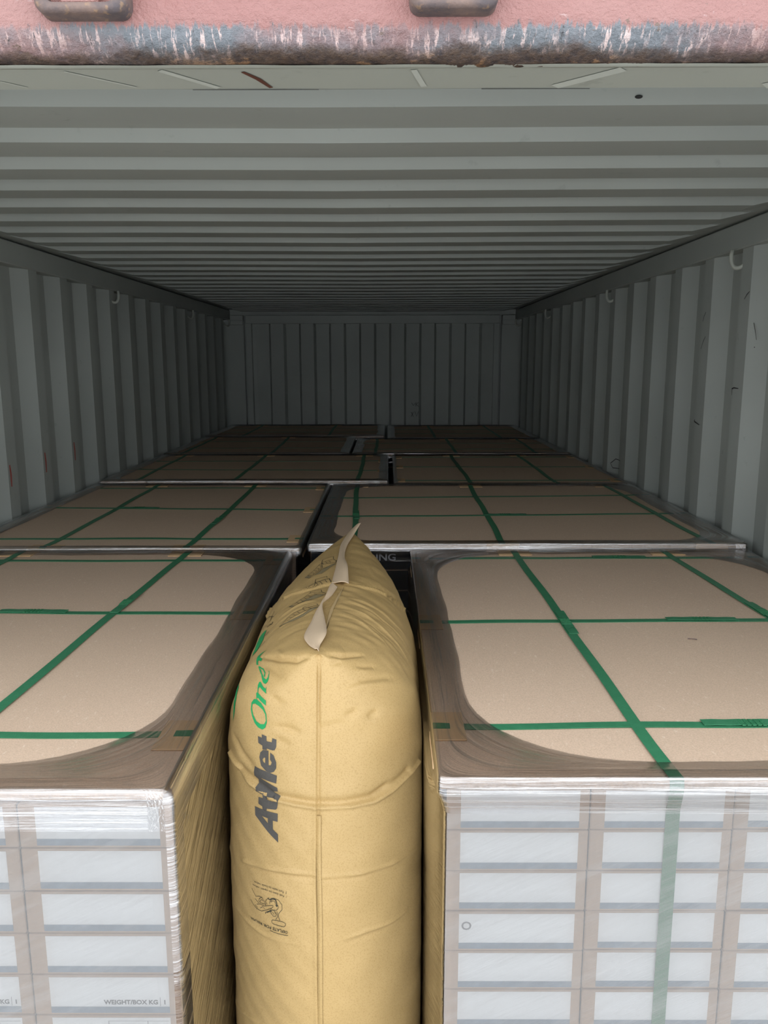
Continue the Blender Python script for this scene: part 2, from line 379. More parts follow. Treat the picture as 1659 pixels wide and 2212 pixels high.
for pts, w, m in (([(-.035, .093, 0), (-.022, .115, 0), (-.012, .143, 0)], .0032, 'rust_scuff'), ([(-.22, .09, 0), (-.16, .14, 0)], .002, 'pale_scuff'), ([(-.12, .088, 0), (-.07, .143, 0)], .005, 'pale_scuff'),
    ([(.30, .142, 0), (.36, .088, 0)], .009, 'pale_scuff'), ([(.53, .142, 0), (.60, .086, 0)], .012, 'pale_scuff'), ([(.143, .088, 0), (.156, .14, 0)], .004, 'pale_scuff'), ([(-.10, .1485, 0), (-.02, .1485, 0), (.04, .1487, 0)], .0012, 'scuff'), ([(.22, .1482, 0), (.34, .1486, 0)], .0012, 'scuff'), ([(-.30, .12, 0), (-.28, .14, 0)], .0015, 'pale_scuff')):
    mark(inner, [(a, b, 2.2803) for a, b, c in pts], w, M_[m], (0, 0, -1))

bm = bmesh.new(); bmesh.ops.create_uvsphere(bm, u_segments=12, v_segments=8, radius=.0048)
for v in bm.verts: v.co = Vector((v.co.x*1.25+.500, v.co.y+.5125, v.co.z*.5+2.379))
bm_obj('paint_blister', bm, M_['scuff'], roof_o, True)

def wall_x(y):
    k = (y-1.55) % .2866
    return XO-(XO-XI)*k/.0701 if k < .0701 else (XI if k < .1423 else (XI+(XO-XI)*(k-.1423)/.0701 if k < .2124 else XO))
for pts in ([(2.952, 1.518), (3.0, 1.522), (3.03, 1.498), (3.015, 1.478), (2.961, 1.48)], [(2.953, 1.481), (2.947, 1.444)], [(1.713, 1.877), (1.706, 1.893), (1.677, 1.9), (1.644, 1.899)], [(2.013, 1.783), (1.968, 1.774), (1.93, 1.767)]):
    fine = [(a[0]+(b[0]-a[0])*i/4, a[1]+(b[1]-a[1])*i/4) for a, b in zip(pts, pts[1:]) for i in range(4)]+[pts[-1]]
    mark(wall_r, [(wall_x(y)-.002, y, z) for y, z in fine], .0022, M_['scuff'], (-1, 0, 0), 'pen_scribble')
struct_back = bpy.data.objects['wall_back']
for pts in ([(.319, 1.639), (.334, 1.616), (.35, 1.635)], [(.357, 1.643), (.354, 1.609)], [(.376, 1.643), (.357, 1.624), (.381, 1.608)], [(.316, 1.563), (.335, 1.525)], [(.335, 1.563), (.316, 1.525)], [(.346, 1.567), (.362, 1.528), (.377, 1.567)]):
    mark(struct_back, [(x, LEN+.013, z) for x, z in pts], .002, M_['scuff'], (0, -1, 0), 'pen_scribble')

# ------------------------------------------------------------------ pallet loads
def rrect(x0, x1, y0, y1, r, ns, nc):
    # closed rounded rectangle, equal station counts whatever the radius
    P = []
    cs = [(x1-r, y0+r, -90), (x1-r, y1-r, 0), (x0+r, y1-r, 90), (x0+r, y0+r, 180)]
    for i, (cx, cy, a0) in enumerate(cs):
        for k in range(nc+1):
            a = math.radians(a0+90*k/nc); P.append((cx+r*math.cos(a), cy+r*math.sin(a)))
        nx_ = cs[(i+1) % 4]; ax, ay = P[-1]; a = math.radians(nx_[2]); bx, by = nx_[0]+r*math.cos(a), nx_[1]+r*math.sin(a)
        for k in range(1, ns): P.append((ax+(bx-ax)*k/ns, ay+(by-ay)*k/ns))
    return np.array(P)
def film(root, x0, x1, y0, y1, zt, zb, band, rc, bx, seed, g=.005, bulge=0.0):
    # x0..y1: outer faces of the cartons; bx: board rect; film climbs from the sides over the board edge and grips its rim
    ns, nc = 44, 10; R = np.random.default_rng(seed); e = .003
    O = rrect(x0-e, x1+e, y0-e, y1+e, .012, ns, nc); B = rrect(bx[0]-.002, bx[1]+.002, bx[2]-.002, bx[3]+.002, .010, ns, nc)
    I = rrect(bx[0]+band[0], bx[1]-band[1], bx[2]+band[2], bx[3]-band[3], rc, ns, nc); n = len(O)
    ph = R.uniform(0, 6.28, 6); t = np.linspace(0, 2*np.pi, n, endpoint=False)
    wob = .002*np.sin(5*t+ph[0])+.0012*np.sin(11*t+ph[1])+.0008*np.sin(23*t+ph[2])
    cen = I.mean(0); d = I-cen; I = I-d/np.linalg.norm(d, axis=1)[:, None]*wob[:, None]
    rows = []
    for k in range(6):
        f = (0, .15, .35, .55, .72, .96)[k]; rows.append(np.column_stack([I*(1-f)+B*f, np.full(n, zt+(.0012, .0045, .0065, .0085, .0100, .0066)[k])]))
    # soft bend over the rim, tented from the board edge to the sides
    E = rrect(min(x0-e, bx[0]-.003)-g, max(x1+e, bx[1]+.003)+g, min(y0-e, bx[2]-.003)-g, max(y1+e, bx[3]+.003)+g, .012, ns, nc)
    for dz, w in ((.0066, .0), (.0055, .25), (.0035, .5), (.001, .7), (-.004, .85), (-.011, .95), (-.019, 1.0)):
        rows.append(np.column_stack([B*(1-w)+E*w, np.full(n, zt+dz)]))
    rows.append(np.column_stack([E*.4+O*.6, np.full(n, zt-.034)])); nt = len(rows)
    for z in np.linspace(zt-.05, zb, 7): rows.append(np.column_stack([O, np.full(n, z)]))
    if bulge:     # loose film bellying out into the gap behind the front corner
        for rw in rows[nt:]:
            t_ = np.clip((rw[:, 1]-y0)/.15, 0, 1); rw[:, 0] = np.where(rw[:, 0] < x0, rw[:, 0]-bulge*t_*t_*(3-2*t_), rw[:, 0])
    V = np.concatenate(rows); m = len(rows); Fc = []
    for j in range(m-1):
        for i in range(n): Fc.append((j*n+i, (j+1)*n+i, (j+1)*n+(i+1) % n, j*n+(i+1) % n))
    L = np.cumsum(np.r_[0, np.linalg.norm(np.diff(O, axis=0), axis=1)])
    UV = np.concatenate([np.column_stack([L+seed, np.full(n, 0.0)]) for _ in rows]);
    vv = 0; prev = rows[0]
    for j in range(m):
        if j: vv += np.median(np.linalg.norm(rows[j]-prev, axis=1))
        prev = rows[j]; UV[j*n:(j+1)*n, 1] = vv
    mats = [M_['film'], M_['film_tight'], M_['film_rim'], M_['film_edge']]; mi = []
    for j in range(m-1):
        for i in range(n):
            # the two long sides facing the gap are wound tight and smooth
            side = j > nt-1 and (nc < i < nc+ns or i > 3*nc+3*ns+2 or 2*(nc+ns)+nc < i < 2*(nc+ns)+nc+ns+2)
            mi.append(1 if side else (2 if j < 6 else 3 if j < nt+1 else 0))
    o = mesh('stretch_film', V, Fc, mats, root, True, mi, UV); return o
def ribbon(pts, nrm, wdir, w, th):
    V = []; Fc = []
    for p, n_, d in zip(pts, nrm, wdir):
        p, n_, d = Vector(p), Vector(n_), Vector(d)
        for a, b in ((-1, 0), (1, 0), (1, 1), (-1, 1)): V.append(p+d*(a*w/2)+n_*(b*th))
    for i in range(len(pts)-1):
        for k in range(4): a = 4*i+k; b = 4*i+(k+1) % 4; Fc.append((a, b, b+4, a+4))
    m = 4*(len(pts)-1); Fc += [(0, 1, 2, 3)[::-1], (m, m+1, m+2, m+3)]
    return V, Fc
def strap(root, axis, a0, a1, lo, hi, zt, zb, seed, sealpos=None, lift=.0, face=None):
    # axis 'x': runs along x at y = a0 -> a1; axis 'y': runs along y at x = a0 -> a1; lo..hi outer faces
    R = np.random.default_rng(seed); n = 36; pts, nr, wd = [], [], []
    ph = R.uniform(0, 6.28, 3)
    fl, fh = (face[0]-.0012, face[1]+.0012) if face else (lo, hi)
    def pt(t, z):
        u = lo+(hi-lo)*t
        if z < zt-.02: u = min(fl, lo-.002) if t < .5 and z > zt-.04 and fl < lo else (fl if t < .5 else fh)
        c = a0+(a1-a0)*t+.0022*math.sin(6*t+ph[0])+.0012*math.sin(17*t+ph[1])
        return (u, c, z) if axis == 'x' else (c, u, z)
    d1 = (1, 0, 0) if axis == 'x' else (0, 1, 0); side = (0, 1, 0) if axis == 'x' else (1, 0, 0); neg = tuple(-x for x in d1)
    e = .0035/(hi-lo)
    for z in (zb, zt-.045, zt-.015, zt-.006): pts.append(pt(-e*.4, z)); nr.append(neg); wd.append(side)
    for k in range(n+1):
        t = k/n; z = zt+.0005+.0022*max(0, 1-min(t, 1-t)*14)+.0012*math.sin(math.pi*t)*max(0, math.sin(9*t+ph[2]))+(.0012 if axis == 'y' else 0)+lift*math.sin(math.pi*t)
        pts.append(pt(t, z)); nr.append((0, 0, 1)); wd.append(side)
    for z in (zt-.006, zt-.015, zt-.045, zb): pts.append(pt(1+e*.4, z)); nr.append(d1); wd.append(side)
    V, Fc = ribbon(pts, nr, wd, .019, .0009); s = mesh('strap', V, Fc, M_['strap'], root)
    if sealpos is not None:
        p2, n2, w2 = [], [], []; hl = .075/(hi-lo)
        for k in range(9):
            t = sealpos-hl+2*hl*k/8; z = zt+.0028+.0012*(k % 2)*.5+(.0012 if axis == 'y' else 0)+lift*math.sin(math.pi*t); q_ = pt(t, z)
            off = .004 if axis == 'x' else .0035
            p2.append((q_[0]+(off if axis == 'y' else 0), q_[1]+(off if axis == 'x' else 0), z)); n2.append((0, 0, 1)); w2.append(side)
        V, Fc = ribbon(p2, n2, w2, .0195, .0010); mesh('strap_overlap', V, Fc, M_['strap'], s)
        q_ = pt(sealpos, zt); h = .0035+zt+(.0012 if axis == 'y' else 0)+lift*math.sin(math.pi*sealpos)
        bm = bmesh.new()
        for k in range(5):
            o_ = -.016+.008*k
            if axis == 'x': add_box(bm, q_[0]+o_-.0028, q_[0]+o_+.0028, q_[1]-.009, q_[1]+.0125, h, h+.0016, .0004)
            else: add_box(bm, q_[0]-.009, q_[0]+.0125, q_[1]+o_-.0028, q_[1]+o_+.0028, h, h+.0016, .0004)
        bm_obj('crimp_seal', bm, M_['strap_seal'], s)
    return s
def protector(root, axis, u, side_sign, c, zt):
    # bent card angle under a strap at the board edge
    L, leg, th = .095, .047, .0028; bm = bmesh.new()
    if axis == 'x':
        x0, x1 = (u-.0005, u+leg) if side_sign < 0 else (u-leg, u+.0005)
        add_box(bm, x0, x1, c-L/2, c+L/2, zt+.0002, zt+th, .0009); xo = (u-.003, u-.0003) if side_sign < 0 else (u+.0003, u+.003)
        add_box(bm, xo[0], xo[1], c-L/2, c+L/2, zt-.045, zt+th, .0009)
    else:
        y0, y1 = (u-.0005, u+leg) if side_sign < 0 else (u-leg, u+.0005)
        add_box(bm, c-L/2, c+L/2, y0, y1, zt+.0002, zt+th, .0009); yo = (u-.003, u-.0003) if side_sign < 0 else (u+.0003, u+.003)
        add_box(bm, c-L/2, c+L/2, yo[0], yo[1], zt-.045, zt+th, .0009)
    return bm_obj('edge_protector', bm, M_['protector'], root)
def text_mesh(s, size, font_bold=0.0, shear=0.0):
    cu = bpy.data.curves.new('t', 'FONT'); cu.body = s; cu.size = size; cu.shear = shear; cu.offset = font_bold; cu.resolution_u = 3
    o = bpy.data.objects.new('t', cu); COL.objects.link(o); bpy.context.view_layer.update()
    me = bpy.data.meshes.new_from_object(o.evaluated_get(bpy.context.evaluated_depsgraph_get()))
    V = [tuple(v.co) for v in me.vertices]; Fc = [tuple(p.vertices) for p in me.polygons]
    bpy.data.objects.remove(o); bpy.data.curves.remove(cu); bpy.data.meshes.remove(me); return V, Fc
def label_mesh(name, w, h, texts, strip=True, frame_=()):
    # printed end label in local x (right), z (up); print lies proud of the sheet by a hair; faces -y
    V, Fc, mi = [], [], []
    def quad(x0, x1, z0, z1, y, m):
        b = len(V); V.extend([(x0, y, z0), (x1, y, z0), (x1, y, z1), (x0, y, z1)]); Fc.append((b, b+1, b+2, b+3)); mi.append(m)
    quad(0, w, 0, h, -.0004, 0)
    if strip: quad(0, w, .0, .0095, -.0006, 1)
    for x0, x1, z0, z1 in frame_: quad(x0, x1, z0, z1, -.0006, 2)
    for s, x, z, size in texts:
        TV, TF = text_mesh(s, size, .0003); b = len(V); V.extend([(x+a, -.0007, z+c) for a, c, _ in TV]); Fc.extend([tuple(b+i for i in f) for f in TF]); mi.extend([2]*len(TF))
    me = bpy.data.meshes.new(name); me.from_pydata(V, [], Fc); [me.materials.append(M_[k]) for k in ('label', 'label_blue', 'ink')]
    me.polygons.foreach_set('material_index', mi); me.update(); return me
LW, LH = .160, .0545
LBL = {'plain': label_mesh('label', LW, LH, []),
 'code': label_mesh('label', LW, LH, [('STOCK CODE:', .014, .030, .0125), ('PLANKS/BOX', .0795, .0370, .0090), ('8', .133, .0370, .0090)], True, [(.0760, .0765, .033, .0495), (.129, .1295, .033, .0495), (.076, .158, .0326, .0330), (.076, .158, .0493, .0496)]),
 'weight': label_mesh('label', LW, LH, [('WEIGHT/BOX KG', .072, .0135, .0092), ('1', .1515, .0135, .0092)], True, [(.1475, .1480, .0105, .024)]),
 'thick': label_mesh('label', LW, LH, [('x6.5mm', .045, .036, .0100)], True), 'round': label_mesh('label', LW, LH, [('O', .003, .030, .018)], True)}
def pallet_base(root, x0, x1, y0, y1):
    bm = bmesh.new(); n = 7
    for k in range(n):
        w = (x1-x0)/n; add_box(bm, x0+k*w+.006, x0+(k+1)*w-.006, y0, y1, .10, .122)
    for i in range(3):
        for j in range(3):
            cx = x0+.06+(x1-x0-.12)*i/2; cy = y0+.06+(y1-y0-.12)*j/2; add_box(bm, cx-.05, cx+.05, cy-.06, cy+.06, .022, .10)
    for i in range(3):
        cx = x0+.06+(x1-x0-.12)*i/2; add_box(bm, cx-.05, cx+.05, y0, y1, 0, .022)
    return bm_obj('pallet_base', bm, M_['wood'], root)
def load(x0, x1, y0, y1, zt, label, straps_x, straps_y, cols, detail, board, band=(.06, .06, .05, .03), rc=.16, seed=1, th=.012, bulge=0.0):
    root = empty('wrapped_pallet_load', (0, 0, 0), label, 'pallet load', 'wrapped pallet loads in the container')
    bx0, bx1, by0, by1 = board; zb = .122; pallet_base(root, x0, x1, y0, y1)
    bm = bmesh.new(); add_box(bm, bx0, bx1, by0, by1, zt-th, zt, .0015); bd = bm_obj('top_board', bm, [M_['board'], M_['board_edge']], root)
    for f in bd.data.polygons:
        if abs(f.normal.z) < .5: f.material_index = 1
    n = 21; zc = zt-th; h = (zc-.002-zb)/n; alongx = cols[0] == 'x'; nc = cols[1]; first = None
    if detail:
        w = (x1-x0)/nc
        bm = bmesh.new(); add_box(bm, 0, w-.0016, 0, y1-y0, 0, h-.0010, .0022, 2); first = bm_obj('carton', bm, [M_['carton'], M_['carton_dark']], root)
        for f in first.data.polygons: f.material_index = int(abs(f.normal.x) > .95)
        first.location = (x0, y0, zb)
        cart = [[None]*n for _ in range(nc)]
        for i in range(nc):
            for k in range(n):
                dy = random.uniform(0, .0025); c = first if i == k == 0 else copy_to(first, root, (0, 0, 0))
                c.location = (x0+i*w+.0008, y0+dy, zb+k*h); cart[i][k] = c
                key = detail.get((i, k), 'plain'); lo = bpy.data.objects.new('label', LBL[key]); COL.objects.link(lo); lo.parent = c
                lo.location = ((w-LW)/2+.002, 0, (h-LH)/2)
        e = .0
    else:
        bm = bmesh.new()
        if alongx:   # long sides of the cartons face the doors
            w = (y1-y0)/nc
            for k in range(n): add_box(bm, x0, x1, y0+random.uniform(0, .002), y1, zb+k*h, zb+(k+1)*h-.001, .002)
        else:
            w = (x1-x0)/nc
            for i in range(nc):
                for k in range(n): add_box(bm, x0+i*w+.0008, x0+(i+1)*w-.0008, y0+random.uniform(0, .002), y1, zb+k*h, zb+(k+1)*h-.001)
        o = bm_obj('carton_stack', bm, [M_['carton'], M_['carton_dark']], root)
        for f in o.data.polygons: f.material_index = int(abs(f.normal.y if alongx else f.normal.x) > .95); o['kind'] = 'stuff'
    for i, (a0, a1, sp) in enumerate(straps_x):
        strap(root, 'x', a0, a1, bx0, bx1, zt, .16, seed*10+i, sp, .0, (x0, x1)); protector(root, 'x', bx0, -1, a0, zt); protector(root, 'x', bx1, 1, a1, zt)
    for i, (a0, a1, sp) in enumerate(straps_y):
        strap(root, 'y', a0, a1, by0, by1, zt, .16, seed*10+5+i, sp, .0, (y0, y1))
        if not detail: protector(root, 'y', by0, -1, a0, zt)
        protector(root, 'y', by1, 1, a1, zt)
    film(root, x0, x1, y0, y1, zt, .15, band, rc, board, seed, .001 if detail else .005, bulge); return root
DL = {(i, 15): 'code' for i in range(5)}; DL.update({(i, 16): 'weight' for i in range(5)})
DR = {(2, 20): 'thick', (0, 17): 'round'}
L1 = load(-1.165, -.161, .128, 1.447, 1.440, 'front left wrapped load of brown cartons, edge mirroring the yellow bag', [(1.352, 1.350, None), (.885, .880, .50), (.300, .292, None)],
     [(-.950, -.941, None), (-.513, -.458, .62)], ('y', 5), DL, (-1.155, -.174, .134, 1.447), (.06, .058, .07, .03), .20, 3)
R1 = load(.194, 1.165, .178, 1.475, 1.435, 'front right wrapped load of brown cartons, right of the yellow bag', [(1.393, 1.400, .6), (.829, .850, .62), (.332, .340, .5)],
     [(.500, .482, .50), (.965, .920, .55)], ('y', 5), DR, (.185, 1.160, .170, 1.475), (.062, .05, .052, .03), .23, 4, .012, .0155)
L2 = load(-1.165, -.150, 1.466, 2.68, 1.447, 'second left load of cartons with an unwrapped board lip, behind the front left load', [(1.600, 1.594, None), (2.133, 2.080, .35), (2.60, 2.59, None)],
     [(-.884, -.882, None), (-.467, -.456, .35)], ('y', 5), None, (-1.160, -.140, 1.4635, 2.68), (.05, .012, .012, .02), .03, 5, .009)
R2 = load(-.110, 1.160, 1.494, 2.62, 1.453, 'wide wrapped load behind the front right load, right of the bag tip', [(1.92, 1.97, .5), (2.30, 2.365, None)],
     [(.016, -.012, .4), (.454, .472, None), (1.066, 1.047, None)], ('x', 5), None, (-.114, 1.166, 1.490, 2.62), (.06, .07, .05, .02), .16, 6)
L3 = load(-1.165, .112, 2.74, 3.735, 1.456, 'wide wrapped load on the left in the third row', [(3.14, 3.08, None), (3.46, 3.46, None)],
     [(-1.006, -1.022, None), (-.568, -.564, None), (-.014, -.011, None)], ('x', 4), None, (-1.16, .116, 2.736, 3.73), (.05, .04, .04, .02), .08, 7)
R3 = load(.155, 1.160, 2.655, 3.75, 1.452, 'load with a bare brown board top by the right wall in the third row', [(2.78, 2.78, None), (3.25, 3.24, None), (3.66, 3.67, None)],
     [(.483, .476, None), (.861, .854, None)], ('y', 5), None, (.150, 1.163, 2.652, 3.745), (.015, .015, .015, .015), .03, 8)
L4 = load(-1.165, -.112, 3.79, 4.80, 1.458, 'load on the left in the fourth row, deep in the shade', [(4.1, 4.1, None), (4.5, 4.5, None)],
     [(-1.061, -1.067, None), (-.547, -.565, None)], ('y', 5), None, (-1.16, -.108, 3.786, 4.795), (.05, .05, .04, .02), .08, 9)
R4 = load(-.075, 1.160, 3.81, 4.68, 1.455, 'wide load on the right in the fourth row, deep in the shade', [(4.05, 4.05, None), (4.4, 4.4, None)],
     [(.05, .05, None), (.513, .520, None), (.978, .994, None)], ('x', 4), None, (-.08, 1.164, 3.806, 4.675), (.05, .05, .04, .02), .08, 10)
L5 = load(-1.165, .088, 4.885, 5.82, 1.459, 'load on the left in the last row against the end wall', [(5.2, 5.2, None), (5.55, 5.55, None)],
     [(-.9, -.9, None), (-.3, -.3, None)], ('x', 4), None, (-1.16, .092, 4.881, 5.815), (.05, .05, .04, .02), .08, 11)
R5 = load(.128, 1.160, 4.71, 5.78, 1.456, 'load on the right in the last row against the end wall', [(5.1, 5.1, None), (5.45, 5.45, None)],
     [(.45, .45, None), (.9, .9, None)], ('y', 5), None, (.124, 1.164, 4.706, 5.775), (.05, .05, .04, .02), .08, 12)
# printed word on the cartons of the wide second-row load, seen in the gap behind the bag
TV, TF = text_mesh('DING', .030, .0006)
mesh('carton_print', [(.055+a*1.15, 1.4928, 1.405+c) for a, c, _ in TV], TF, M_['ink_white'], R2)
mesh('carton_print', [(.45, 1.4935, 1.428), (.94, 1.4935, 1.428), (.94, 1.4935, 1.437), (.45, 1.4935, 1.437)], [(0, 1, 2, 3)], M_['navy'], R2)

tw = bmesh.new(); tube(tw, [(.716, .7245, 1.4366), (.722, .722, 1.4372), (.728, .7215, 1.4368), (.7325, .719, 1.4365)], .0011, 6)
tw = bm_obj('twig', tw, M_['rusty_steel']); tw['label'] = 'thin dark twig lying on the brown board of the front right load'; tw['category'] = 'twig'

